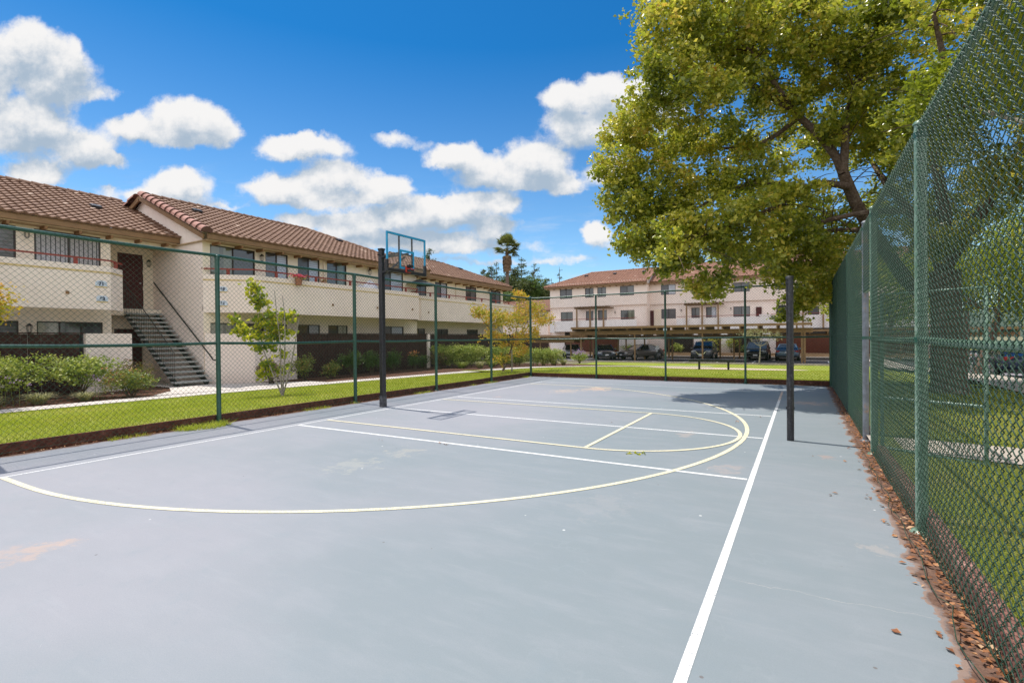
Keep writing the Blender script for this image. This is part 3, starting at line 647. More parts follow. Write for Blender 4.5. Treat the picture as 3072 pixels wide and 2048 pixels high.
MT['dark'] = panemat('dark_window_glass', (.035,.035,.042), (.025,.022,.025), 3, 'z', .8, .08)
MT['screen'] = panemat('dark_insect_screen', (.085,.085,.10), (.075,.075,.085), 2, 'xy', .5, .5)
MT['curtain'] = panemat('glass_over_curtain', (.40,.38,.33), (.30,.28,.25), 3.5, 'xy', .3)
MT['glassgreen'] = panemat('glass_painted_leaf_reflection', (.20,.21,.15), (.11,.12,.085), 2.3, 'xy', .8, .08)  # reflected foliage is painted into the pane colour as soft stripes
MT['yellowlit'] = simple('yellow_curtain', (.35,.24,.07), (.25,.17,.05), 12, .6, 0, 0)  # plain yellow pane colour with a fine two-tone grain
def window(parent, fr, s0, s1, z0, z1, panes, n=-.07, bars=None, name='window', fw=.035, label=None):
    """frame with sliding panes; panes = material names from s0 to s1"""
    mb = MB()
    fbox(mb, fr, s0, s1, z1-fw, z1, n-.02, n+.04); fbox(mb, fr, s0, s1, z0, z0+fw, n-.02, n+.045)
    fbox(mb, fr, s0, s0+fw, z0+fw, z1-fw, n-.02, n+.04); fbox(mb, fr, s1-fw, s1, z0+fw, z1-fw, n-.02, n+.04)
    k = len(panes); w = (s1-s0)/k
    for i in range(1, k): fbox(mb, fr, s0+w*i-fw*.5, s0+w*i+fw*.5, z0+fw, z1-fw, n-.02, n+.042)
    o = mb.build(name, MT['frame'], parent)
    if label: o['label'] = label
    for i, pm in enumerate(panes):
        mb = MB(); a, b = s0+w*i+(fw if i == 0 else fw*.5), s0+w*(i+1)-(fw if i == k-1 else fw*.5)
        nn = n+(.004 if i % 2 else .014); mb.add([fr.p(a,z0+fw,nn), fr.p(b,z0+fw,nn), fr.p(b,z1-fw,nn), fr.p(a,z1-fw,nn)], [(0,1,2,3)])
        mb.build('pane', MT[pm], o)
    return o
def tile_mat(name, cols, dirty):
    m, k, out = newmat(name); a = k.n('ShaderNodeAttribute', None, attribute_name='tint'); p = wpos(k)
    rp = k.n('ShaderNodeValToRGB', {0: a.outputs['Fac']}); el = rp.color_ramp.elements
    for i, (pos, c) in enumerate(cols):
        e = el[i] if i < 2 else el.new(pos); e.position = pos; e.color = (*c, 1)
    c = k.mix(k.m('MULTIPLY', k.ramp(k.noise(p, 18, 5, .7), .4, .7), .35), rp.outputs[0], dirty)
    c = k.mix(k.m('MULTIPLY', k.ramp(k.noise(p, 1.1, 5, .6), .55, .8), .30), c, (.15,.085,.06))
    pbsdf(k, out, c, .75, 0, k.noise(p, 90, 3, .7), .3, .01, .3); return m
MT['tile'] = tile_mat('clay_roof_tile', [(0,(.14,.075,.048)),(.25,(.205,.115,.075)),(.55,(.24,.138,.09)),(.85,(.28,.165,.108)),(1,(.46,.33,.25))], (.14,.075,.055))
MT['tile_far'] = tile_mat('red_clay_roof_tile', [(0,(.16,.08,.055)),(.25,(.24,.125,.085)),(.55,(.29,.155,.105)),(.85,(.33,.18,.125)),(1,(.42,.27,.2))], (.2,.1,.08))
MT['tile_rake'] = tile_mat('rose_rake_tile', [(0,(.10,.05,.04)),(.1,(.10,.05,.04)),(.2,(.36,.19,.15)),(.6,(.42,.22,.18)),(1,(.48,.28,.23))], (.25,.12,.09))
def tile_patch(E, sd, ud, L, Hs, keep=(), tw=.25, tc=.285, seg=6, hgt=.036, pale=0.):
    """barrel-tile sheet; E eave corner, sd along eave, ud up the slope; keep = planes (point, normal) whose front side stays"""
    E, sd, ud = Vector(E), Vector(sd).normalized(), Vector(ud).normalized(); nd = sd.cross(ud); nd = nd if nd.z > 0 else -nd
    nt = int(round(L/tw)); nc = int(math.ceil(Hs/tc)); V = []; F = []; T = []; rr = random.Random(int(L*100)+nc)
    prof = [hgt*(.5+.5*math.cos(2*math.pi*(i/seg)))**.8 for i in range(seg+1)]
    for c in range(nc):
        u0 = c*tc-.03; u1 = min((c+1)*tc, Hs)
        for t in range(nt):
            tint = min(1, max(0, rr.gauss(.48, .12))); tint = 1. if rr.random() < .012+pale else tint
            dj = rr.uniform(-.012,.012); lj = rr.uniform(0,.006)
            for i in range(seg+1):
                s = (t+i/seg)*tw; h = prof[i]
                for (u, n) in ((u0+dj, -.012+h*.55), (u0+dj, .044+h+lj), (u1+.02, .004+h)): V.append(E+sd*s+ud*u+nd*n)
            b = len(V)-3*(seg+1)
            for i in range(seg):
                q = b+3*i; F += [(q,q+3,q+4,q+1),(q+1,q+4,q+5,q+2)]; T += [tint*.6, tint]
    me = bpy.data.meshes.new('t'); me.from_pydata(V, [], F); at_ = me.attributes.new('tint','FLOAT','FACE'); at_.data.foreach_set('value', T)
    if keep:
        bm = bmesh.new(); bm.from_mesh(me)
        for (pt, nn) in keep: bmesh.ops.bisect_plane(bm, geom=bm.verts[:]+bm.edges[:]+bm.faces[:], plane_co=Vector(pt), plane_no=Vector(nn), clear_inner=True)
        bm.to_mesh(me); bm.free()
    return me
def put_mesh(name, me, mats, parent):
    o0 = org(parent); me.transform(Matrix.Translation(-o0)); me.name = name
    for m in mats: me.materials.append(m)
    o = link(name, me, parent); ORG[o.name] = o0; return o
def merge_tiles(parts, name, mat, parent):
    bm = bmesh.new()
    for me in parts: bm.from_mesh(me); bpy.data.meshes.remove(me)
    me = bpy.data.meshes.new(name); bm.to_mesh(me); bm.free(); return put_mesh(name, me, [mat], parent)
def caps(name, p, q, rad, mat, parent, step=.34, up=(0,0,1), n=7, flare=1.18):
    """row of overlapping half-round cap tiles"""
    p, q, up = Vector(p), Vector(q), Vector(up); d = (q-p).normalized(); sd = d.cross(up).normalized(); up = sd.cross(d); m = int((q-p).length/step)
    V = []; F = []; T = []; rr = random.Random(m)
    for i in range(m):
        a = p+d*step*i; b = a+d*(step*1.12); t = rr.uniform(.25,.8); b0 = len(V)
        for (c, r) in ((a, rad*flare), (b, rad*.92)):
            for j in range(n+1):
                th = math.pi*j/n; V.append(c+sd*math.cos(th)*r+up*math.sin(th)*r)
        for j in range(n): F.append((b0+j, b0+j+1, b0+n+2+j, b0+n+1+j)); T.append(t)
        F.append(tuple(b0+j for j in range(n+1))); T.append(.05)
    me = bpy.data.meshes.new(name); me.from_pydata(V, [], F); at_ = me.attributes.new('tint','FLOAT','FACE'); at_.data.foreach_set('value', T)
    return put_mesh(name, me, [mat], parent)
def lantern(parent, fr, s, z):
    mb = MB(); P = lambda a, b, n: fr.p(s+a, z+b, n)
    mb.tube([P(0,.02,0),P(0,.03,.09)], .012, 6); mb.tube([P(0,.10,.11),P(0,.06,.11),P(0,.02,.11)], [.01,.05,.085], 10)
    for dx in (-.05,.05):
        for dn in (.06,.16): mb.tube([P(dx,.03,dn),P(dx*.8,-.16,.11+(dn-.11)*.8)], .007, 5)
    mb.tube([P(0,-.16,.11),P(0,-.18,.11)], .045, 8); return mb.build('wall_lantern', MT['lamp'], parent)
def text_obj(name, txt, fr, s, z, size, mat, parent, n=.004):
    cu = bpy.data.curves.new(name, 'FONT'); cu.body = txt; cu.size = size; cu.align_x = 'CENTER'; cu.align_y = 'CENTER'; cu.extrude = .004; cu.offset = .006
    t = bpy.data.objects.new(name, cu); COL.objects.link(t); dg = bpy.context.evaluated_depsgraph_get(); me = bpy.data.meshes.new_from_object(t.evaluated_get(dg)); bpy.data.objects.remove(t)
    Mx = Matrix(((fr.s.x,0,fr.n.x,0),(fr.s.y,0,fr.n.y,0),(0,1,0,0),(0,0,0,1))); me.transform(Mx); c = fr.p(s, z, n); me.transform(Matrix.Translation(c))
    me.materials.clear(); o0 = org(parent); me.transform(Matrix.Translation(-o0)); me.materials.append(mat); o = link(name, me, parent); ORG[o.name] = o0; return o
def bush_flowers(): pass
# ------------------------------------------------------------------ left apartments
XB1, XB2, XB3 = -20.05, -18.15, -19.0          # main wall planes
YG = 9.76                                      # gable wall between first and second block
LB = thing('apartment_building', 'two-storey cream apartment building with clay tile roofs along the left side', 'building', (-20,10,0))
EZ = 5.02
def recess_wall(fr, s0, s1, z0, z1, wins, name='wall', mat='stucco'):
    mb = MB(); wall_holes(mb, fr, s0, s1, z0, z1, wins); return mb.build(name, MT[mat], LB)
f1, f2, f3 = Fr((XB1,0,0),(0,1,0),(1,0,0)), Fr((XB2,0,0),(0,1,0),(1,0,0)), Fr((XB3,0,0),(0,1,0),(1,0,0))
WZ0, WZ1, LZ0, LZ1 = 3.62, 4.95, .95, 2.15
w1 = [(3.2,5.47,WZ0,WZ1,['dark','hblind_dark']),(5.87,7.53,WZ0,WZ1,['vblind','vblind']),(2.6,5.5,LZ0,LZ1,['dark','hblind_dark']),(5.9,7.56,LZ0,LZ1,['curtain','dark','dark']),(-2,.6,WZ0,WZ1,['hblind','dark']),(-2,.6,LZ0,LZ1,['hblind','dark'])]
w2 = [(10.02,11.71,WZ0-.6,4.93,['glassgreen','dark']),(12.14,13.13,WZ0-.1,4.97,['hblind_dark','hblind']),(13.59,14.68,WZ0-.1,4.98,['screen','hblind']),(15.07,16.17,WZ0-.1,4.99,['hblind_dark','glassgreen']),(18.15,19.95,WZ0-.6,5.0,['screen','hblind']),
      (10.0,13.05,.95,2.15,['curtain','dark','hblind']),(13.56,14.67,.95,2.15,['dark','hblind']),(15.1,16.2,.95,2.15,['dark','curtain']),(18.2,19.95,.95,2.15,['screen','hblind'])]
w3 = [(21.9,22.85,3.0,4.9,['screen']),(23.65,24.85,3.4,4.92,['screen','hblind']),(26.8,28.03,3.4,4.92,['dark','hblind_dark']),(29.85,31.2,3.2,4.92,['dark','screen']),
      (21.1,22.7,.9,2.1,['dark','yellowlit','dark']),(23.7,24.9,.9,2.1,['dark','dark']),(26.9,28.2,.9,2.1,['dark','dark'])]
for fr, s0, s1, ws in ((f1,-9,7.80,w1),(f2,YG+.0,21.0,w2),(f3,21.0,31.5,w3)):
    recess_wall(fr, s0, s1, -.8, EZ+.45, [w[:4] for w in ws])
    for w in ws: window(LB, fr, *w[:5])
# gable wall (faces the camera) with its sloping top, side returns, back
SL = .437; XR2, ZR2 = -22.12, 7.17                                   # ridge of second block
gf = Fr((0,YG,0),(1,0,0),(0,-1,0))
mb = MB(); x0, x1 = -24.6, XB2
mb.add([(x0,YG,-.8),(x1,YG,-.8),(x1,YG,ZR2-SL*(x1-XR2)-.10),(XR2,YG,ZR2-.10),(x0,YG,ZR2-SL*(XR2-x0)-.10)], [(0,1,2,3,4)])
o = mb.build('gable_wall', MT['stucco_skytint'], LB)
mb = MB()                                                            # recess between the blocks: back wall, left cheek, header, landing
dr = (8.61,9.42,2.70,4.77); bf = Fr((-21.6,0,0),(0,1,0),(1,0,0))
wall_holes(mb, bf, 6.0, YG, 2.70, 5.5, [dr]); wall_holes(mb, Fr((-21.66,0,0),(0,1,0),(1,0,0)), 6.0, YG, -.2, 2.6, [(8.5,9.42,0,1.98)])
mb.add([(-23.4,7.8,-.2),(XB1,7.8,-.2),(XB1,7.8,5.5),(-23.4,7.8,5.5)], [(0,1,2,3)])
mb.box(-21.6,7.8,5.16,XB1-.02,YG-.01,5.2); mb.box(XB1-.18,7.8,4.86,XB1,YG-.01,5.3); mb.box(-21.58,7.82,2.45,-20.98,YG-.01,2.68)
mb.build('recess_wall', MT['stucco'], LB)
mb = MB(); fbox(mb, bf, dr[0]-.05, dr[1]+.05, 2.70, dr[3]+.05, -.10, -.02); o = mb.build('door_frame', MT['concrete_side'], LB)
mb = MB(); fbox(mb, bf, dr[0], dr[1], 2.70, dr[3], -.02, -.012)
for (a, b) in ((.10,.42),(.50,.82)):
    for (c, d) in ((.15,.75),(.9,1.35),(1.48,1.9)): fbox(mb, bf, dr[0]+a, dr[0]+b, 2.7+c, 2.7+d, -.012, .0)
o = mb.build('upper_door', MT['darkred'], LB); mb = MB(); mb.tube([bf.p(dr[1]-.1,3.7,.0),bf.p(dr[1]-.1,3.7,.05)], .03, 8); mb.build('door_knob', MT['steel'], o)
mb = MB(); mb.box(-21.78,8.5,0,-21.75,9.42,1.98); mb.build('lower_door', MT['darkred'], LB)
lantern(LB, bf, 9.58, 4.52)
mb = MB(); mb.add([(XB2,21.0,-.8),(XB3,21.0,-.8),(XB3,21.0,5.4),(XB2,21.0,5.4)], [(0,1,2,3)]); mb.add([(XB3,31.5,-.8),(-26,31.5,-.8),(-26,31.5,5.4),(XB3,31.5,5.4)], [(0,1,2,3)])
mb.add([(-26,-9,-.8),(-26,31.5,-.8),(-26,31.5,5.4),(-26,-9,5.4)], [(0,1,2,3)]); mb.build('side_wall', MT['stucco'], LB)
# roofs
def slope_roof(xe, ze, xr, y0, y1, hip1, hip0, name, capside=None):
    """front slope from eave xe up to ridge xr, back slope behind, hipped ends where asked"""
    rise = SL*(xe-xr); Hs = math.hypot(xe-xr, rise); ud = Vector((xr-xe, 0, rise)).normalized(); parts = []; zr = ze+rise
    run = xe-xr; keep = []
    if hip1: keep.append(((xe, y1, ze), Vector((1,-1,0)).normalized()))
    if hip0: keep.append(((xe, y0, ze), Vector((1,1,0)).normalized()))
    parts.append(tile_patch((xe,y0,ze), (0,1,0), ud, y1-y0, Hs, [(a, b) for a, b in keep]))
    keepb = []
    xb = xr-run
    if hip1: keepb.append(((xb, y1, ze), Vector((-1,-1,0)).normalized()))
    if hip0: keepb.append(((xb, y0, ze), Vector((-1,1,0)).normalized()))
    parts.append(tile_patch((xb,y0,ze), (0,1,0), Vector((xr-xb,0,rise)).normalized(), y1-y0, Hs, keepb, seg=4))
    if hip1:
        parts.append(tile_patch((xb,y1,ze), (1,0,0), Vector((0,-run,rise)).normalized(), xe-xb, Hs, [((xe,y1,ze), Vector((-1,1,0)).normalized()), ((xb,y1,ze), Vector((1,1,0)).normalized())]))
    if hip0:
        parts.append(tile_patch((xb,y0,ze), (1,0,0), Vector((0,run,rise)).normalized(), xe-xb, Hs, [((xe,y0,ze), Vector((-1,-1,0)).normalized()), ((xb,y0,ze), Vector((1,-1,0)).normalized())]))
    o = merge_tiles(parts, 'tile_roof', MT['tile'], LB)
    ya, yb = y0+(run if hip0 else 0), y1-(run if hip1 else 0)
    caps('ridge_cap', (xr,ya,zr+.0), (xr,yb+.1,zr+.0), .11, MT['tile'], o)
    if hip1: caps('hip_cap', (xr,yb,zr), (xe,y1,ze), .11, MT['tile'], o, up=(0,0,1)); caps('hip_cap', (xr,yb,zr), (xb,y1,ze), .11, MT['tile'], o)
    mb = MB(); mb.box(xe-.06, y0, ze-.20, xe-.02, y1, ze-.015); mb.build('fascia', MT['fascia'], LB)
    mb = MB(); mb.box(xb+.6, y0+.02, ze-.24, xe-.08, y1-.05, ze-.205) ; mb.build('soffit', MT['soffit'], LB)
    if hip1: mb = MB(); mb.box(xb, y1-.06, ze-.2, xe-.07, y1-.02, ze-.015); mb.build('fascia', MT['fascia'], LB)
    return o
r1 = slope_roof(-19.56, 5.25, -24.0, -9.0, YG-.02, False, False, 'a')
r2 = slope_roof(-17.62, 5.22, XR2, YG-.10, 21.55, True, False, 'b')
r3 = slope_roof(-18.5, 5.24, -22.15, 19.5, 32.05, True, True, 'c')
# second block's rake edge: fat barrel tiles down both sides, with a board under them
for (a, b) in (((XR2,YG-.17,ZR2+.03),(-17.56,YG-.17,5.22)), ((XR2,YG-.17,ZR2+.03),(-24.4,YG-.17,6.22))):
    caps('rake_cap', b, a, .165, MT['tile_rake'], r2, step=.37, flare=1.25)
mb = MB(); mb.beam((XR2,YG-.20,ZR2-.14),(-17.7,YG-.20,5.08), .05, .16); mb.beam((XR2,YG-.20,ZR2-.14),(-24.4,YG-.20,6.04), .05, .16); mb.build('rake_board', MT['fascia'], LB)
# rafter tails
rt = None
for (xe, ze, xs, y0, y1) in ((-19.56,5.25,XB1,.2,YG-.4),(-17.62,5.22,XB2,YG+.35,20.9),(-18.5,5.24,XB3,21.6,31.4)):
    n = int((y1-y0)/.78)
    for i in range(n+1):
        y = y0+i*(y1-y0)/n; mb = MB(); mb.beam((xs+.01,y,ze-.285),(xe-.08,y,ze-.29), .07, .10)
        mb.build('rafter_tail', MT['rafter'], LB)
# roof vents
for (x, y) in ((-21.9,8.1),(-20.7,10.95),(-20.6,17.9),(-21.2,29.3)):
    xe, ze = (-19.56,5.25) if y < YG else ((-17.62,5.22) if y < 21 else (-18.5,5.24)); z = ze+SL*(xe-x)
    mb = MB(); mb.obox((x,y,z+.09), (1,0,-SL),(0,1,0),(SL,0,1), .12,.15,.05); mb.build('roof_vent', MT['blackplastic'], LB, bevel=.01)
# balconies: solid parapets with chamfered ends
def parapet(xp, y0, y1, ch0, ch1, xw, z0=2.50, z1=3.84):
    pl = []; d = xp-xw
    if ch0: pl += [(xw,y0-d),(xp,y0)]
    else: pl += [(xp,y0)]
    if ch1: pl += [(xp,y1),(xw,y1+d)]
    else: pl += [(xp,y1)]
    th = .14; mb = MB(); bd_ = MB(); fl = MB()
    for (a, b) in zip(pl, pl[1:]):
        A, B = Vector((*a,0)), Vector((*b,0)); dd = (B-A).normalized(); nn = Vector((dd.y,-dd.x,0)); nn = nn if nn.x > 0 else -nn
        e0 = 0 if a == pl[0] else th*.41; e1 = 0 if b == pl[-1] else th*.41
        q = [A, B, B-nn*th-dd*e1, A-nn*th+dd*e0]
        mb.prism([(v.x,v.y) for v in q], z0, z1)
        q = [A+nn*.012, B+nn*.012, B+nn*.001, A+nn*.001]; bd_.prism([(v.x,v.y) for v in q], z1-.215, z1-.165)
    mb.build('balcony_parapet', MT['stucco_skytint'], LB); bd_.build('balcony_band', MT['band'], LB)
    fl.prism([(xw,pl[0][1] if ch0 else y0)]+[(x-.05,y) for x, y in pl]+[(xw,pl[-1][1])], z0+.10, z0+.22); fl.build('balcony_floor', MT['stucco'], LB)
    rl_ = MB(); zz = z1+.205
    for (a, b) in zip(pl, pl[1:]):
        a = Vector((a[0]-.07,a[1],zz)); b = Vector((b[0]-.07,b[1],zz)); rl_.beam(a, b, .06, .045)
    ro = rl_.build('balcony_rail', MT['redrail'], LB)
    tot = []
    for (a, b) in zip(pl, pl[1:]):
        L = math.dist(a, b); n = max(1, round(L/1.65))
        for i in range(n): t = (i+.5)/n; tot.append((a[0]+(b[0]-a[0])*t-.07, a[1]+(b[1]-a[1])*t))
    for (x, y) in tot: mb = MB(); mb.box(x-.03,y-.045,z1,x+.03,y+.045,zz-.02); mb.build('rail_stub', MT['redrail'], ro)
parapet(-18.72, -8.0, 7.28, False, True, -19.25)
parapet(-16.97, 10.94, 19.8, True, True, XB2)
parapet(-17.75, 20.9, 31.2, True, False, XB3-.0)
for (x, y, z) in ((-18.72,6.2,2.97),(-18.72,2.6,2.97),(-16.97,14.36,2.96),(-16.97,16.9,2.96),(-16.97,19.3,3.0),(-17.75,21.5,2.96),(-17.75,25.6,2.96)):
    mb = MB(); mb.box(x,y-.04,z-.045,x+.03,y+.04,z+.045); mb.build('scupper', MT['rafter'], LB)
# number plaques
def plaque(fr, s, z, txt):
    mb = MB(); P = [(-.15,-.08),(.15,-.08),(.15,.04),(.09,.09),(-.09,.09),(-.15,.04)]
    vs = [fr.p(s+a, z+b, .012) for a, b in P]+[fr.p(s+a, z+b, .001) for a, b in P]; n = 6
    mb.add(vs, [tuple(range(n))]+[(i,n+i,n+(i+1)%n,(i+1)%n) for i in range(n)]); o = mb.build('number_plaque', MT['plaque'], LB)
    mb = MB(); fbox(mb, fr, s-.15, s+.15, z-.115, z-.085, .001, .014); mb.build('plaque_base', MT['band'], o)
    text_obj('numerals', txt, fr, s, z-.01, .145, MT['ink'], o, .016)
cf = Fr((-18.15,9.76,0),(1,1,0),(1,-1,0))
plaque(cf, .62, 3.33, '69'); plaque(cf, .62, 2.83, '61')
c1 = Fr((-18.72,0,0),(0,1,0),(1,0,0)); plaque(c1, 7.03, 3.30, '71'); plaque(c1, 7.05, 2.84, '63')
for (fr, s, z) in ((f1,5.68,4.80),(f1,5.7,1.98),(f2,11.92,4.74),(f2,17.5,4.8),(f3,29.5,4.8)): lantern(LB, fr, s, z)
# downpipes and joints on the upper wall
mb = MB(); mb.tube([(XB2+.05,14.87,2.5),(XB2+.05,14.87,4.95)], .03, 8); mb.build('downpipe', MT['stucco'], LB)
mb = MB(); mb.tube([(XB3+.05,25.7,2.5),(XB3+.05,25.7,4.95)], .03, 8); mb.build('downpipe', MT['stucco'], LB)
# staircase up to the recess
st = thing('staircase', 'open-tread outdoor staircase between the two nearest left blocks', 'stairs', (-17.7,9.1,0))
NS = 17; xa, xb2, za, zb = -17.55, -21.0, .18, 2.70
for i in range(NS):
    t = i/(NS-1); x = xa+(xb2-xa)*t; z = za+(zb-za)*t; mb = MB(); mb.box(x-.29, 8.53, z-.06, x, 9.70, z); mb.build('tread', MT['tread'], st, bevel=.006)
for y in (8.62, 9.58):
    mb = MB(); mb.beam((xa-.05,y,za-.16),(xb2-.1,y,zb-.16), .045, .19); mb.build('stringer', MT['blackrail'], st)
mb = MB(); mb.beam((xa-.05,8.56,za+.92),(xb2,8.56,zb+.92), .025, .022); ro = mb.build('railing', MT['blackrail'], st)
for i in range(30):
    t = i/29; x = xa-.08+(xb2-xa)*t; z = za+(zb-za)*t; mb = MB(); mb.box(x-.006,8.555,z-.1,x+.006,8.565,z+.9); mb.build('baluster', MT['blackrail'], ro)
hr = thing('handrail', 'black pipe handrail running down the tall pink gable wall', 'handrail', (-19,9.7,2))
mb = MB(); mb.tube([(-21.32,9.66,3.74),(-21.25,9.66,3.68),(-17.6,9.66,1.02),(-17.40,9.66,.86),(-17.33,9.70,.84)], .024, 8); mb.build('rail', MT['blackrail'], hr)
for t in (.05,.35,.65,.95):
    mb = MB(); x = -21.32+3.8*t; z = 3.70-2.72*t; mb.tube([(x,9.75,z-.07),(x,9.66,z-.03)], .010, 6); mb.build('bracket', MT['blackrail'], hr)
# patio walls and board fences along the ground floor
def low_wall(label, pl, th=.15, z1=1.755, mat='stucco_skytint'):
    mb = MB()
    for (a, b) in zip(pl, pl[1:]):
        A, B = Vector((*a,0)), Vector((*b,0)); dd = (B-A).normalized(); nn = Vector((dd.y,-dd.x,0))
        q = [A, B, B-nn*th, A-nn*th]; mb.prism([(v.x,v.y) for v in q], -.3, z1)
    return tag(mb.build('patio_wall', MT[mat]), label, 'wall')
low_wall('pale pink low patio wall at the foot of the gable and staircase', [(-18.1,9.77),(-16.97,10.90),(-16.97,12.62)])
low_wall('short white low wall between the left brown fence and the stairs', [(-18.2,6.44),(-18.2,7.61)])
low_wall('thin pale end post-wall beside the boards of the middle fence', [(-16.93,20.45),(-16.93,20.62)], th=.1)
def board_fence(label, p, q, z1=1.74, mat='brownfence', bw=.14):
    root = thing('board_fence', label, 'fence', (*p,0)); A, B = Vector((*p,0)), Vector((*q,0)); L = (B-A).length; d = (B-A)/L; nn = Vector((d.y,-d.x,0)); n = int(L/bw)
    mb = MB(); rr = random.Random(n)
    for i in range(n):
        c = A+d*(i+.5)*bw; h = z1-(0 if i % 1 else rr.uniform(0,.012)); mb.obox(c+Vector((0,0,h/2-.15))+nn*rr.uniform(-.004,.004), d, nn, (0,0,1), bw/2-.004, .011, h/2+.15)
    mb.build('boards', MT[mat], root); mb = MB(); mb.beam(A+Vector((0,0,z1+.02)), B+Vector((0,0,z1+.02)), .09, .035); mb.build('top_board', MT[mat], root)
    for i in range(int(L/2.4)+1): c = A+d*min(L, i*2.4)-nn*.06; mb = MB(); mb.box(c.x-.045,c.y-.045,-.3,c.x+.045,c.y+.045,z1); mb.build('post', MT[mat], root)
    return root
board_fence('dark brown board fence under the left apartment balcony', (-18.2,-8), (-18.2,6.40))
board_fence('dark brown board fence right of the pink patio wall', (-16.97,12.66), (-16.97,20.4))
board_fence('dark board fence below the third apartment block', (-17.9,21.0), (-17.9,33.5))
# things standing on the long balcony
def petals(name, label, cat, c, rx, ry, rz, n, size, mat, leafm, group=None):
    root = thing(name, label, cat, (c[0],c[1],c[2]-rz)); 
    P = RNG.normal(0,.45,(n,3))*[rx,ry,rz]+np.array(c); leaves_mesh('blooms', P, size, mat, root)
    P = RNG.normal(0,.45,(n//2,3))*[rx,ry,rz*.8]+np.array(c)-[0,0,rz*.5]; leaves_mesh('foliage', P, size, leafm, root)
    mb = MB(); mb.tube([(c[0],c[1],c[2]-rz*1.0-.25),(c[0],c[1],c[2]-rz*.9)], [.10,.14], 10); mb.build('pot', MT['tile_plain'], root)
    return root
MT['tile_plain'] = simple('terracotta_pot', (.35,.15,.09), (.28,.12,.07), 8, .8, 0, 0)
# leaves --------------------------------------------------------------
def leaves_mesh(name, P, size, mat, parent=None, aspect=.6, droop=0., jitter=.35, kind=None):
    """one folded leaf (two triangles across a midrib) at each point"""
    P = np.asarray(P, dtype=np.float64); n = len(P)
    A = RNG.normal(size=(n,3)); A[:,2] = A[:,2]*.7-droop; A /= np.linalg.norm(A, axis=1)[:,None]
    Nn = RNG.normal(size=(n,3)); Nn[:,2] = np.abs(Nn[:,2])+.25; B = np.cross(A, Nn); B /= np.linalg.norm(B, axis=1)[:,None]; Nn = np.cross(A, B)
    s = (size*(1+jitter*RNG.uniform(-1,1,n)))[:,None]
    a = P-A*s*.5; b = P+A*s*.5; m1 = P+B*s*aspect*.5+Nn*s*.13; m2 = P-B*s*aspect*.5+Nn*s*.13
    V = np.stack([a,m1,b,m2],1).reshape(-1,3); i = np.arange(n)*4
    F = np.concatenate([np.stack([i,i+1,i+2],1), np.stack([i,i+2,i+3],1)]); return np_mesh(name, V, F, mat, parent)
# ------------------------------------------------------------------ far apartments (three storeys, across the parking lot)
A_ = .804
def fx(x): return x*A_
def fz(z): return 1.5+(z-1.5)*A_
YF = 57.0
FB = thing('apartment_building', 'three-storey pale pink apartment building with red tile roof beyond the parking lot', 'building', (-12,YF,-.65))
MT['stucco_far'] = stucco('pale_pink_far_stucco', (.90,.77,.70), (.87,.73,.65)); MT['stucco_white'] = stucco('white_stucco', (.86,.80,.78), (.82,.76,.74))
XL, XM, XR = fx(-34.0), fx(-18.9), 12.0
fl, frr = Fr((0,YF,0),(1,0,0),(0,-1,0)), Fr((0,YF+1.3,0),(1,0,0),(0,-1,0))
w3L = [(-32.32,-30.28,7.45,8.88,['screen','screen']),(-28.18,-26.82,7.45,8.86,['screen','dark']),(-26.23,-24.89,7.44,8.87,['dark','hblind_dark']),(-22.79,-20.73,7.48,8.88,['screen','hblind_dark'])]
w2L = [(-32.31,-30.31,4.05,5.44,['dark','dark']),(-28.17,-27.0,4.05,5.47,['screen']),(-26.26,-24.89,4.05,5.52,['screen','hblind_dark']),(-22.8,-20.76,4.05,5.39,['dark','glassgreen'])]
s_ = (YF+1.3)/YF
w3R = [(-16.94,-14.96,7.3,8.68,['screen','hblind']),(-12.9,-12.2,7.3,8.6,['dark']),(-11.07,-9.76,7.2,8.56,['screen','hblind']),(-7.75,-5.76,7.2,8.4,['screen','dark']),(-2.76,-1.2,7.2,8.3,['screen']),(1.6,3.4,7.2,8.3,['screen','hblind']),(7,9,7.2,8.3,['screen','hblind'])]
w2R = [(-16.97,-15.01,4.0,5.34,['screen','hblind_dark']),(-12.96,-11.9,4.0,5.38,['screen','hblind_dark']),(-11.09,-9.8,4.0,5.40,['screen','hblind']),(-7.73,-5.76,4.0,5.33,['screen','hblind_dark']),(-2.78,-1.2,4.0,5.3,['dark']),(.6,1.8,4.0,5.0,['screen']),(4,6,4,5.3,['screen','hblind'])]
def sc_w(ws, k=1.): return [(fx(a)*k, fx(b)*k, 1.5+(fz(c)-1.5)*k, 1.5+(fz(d)-1.5)*k, p) for a, b, c, d, p in ws]
ez = fz(9.25); bz = fz(6.15)
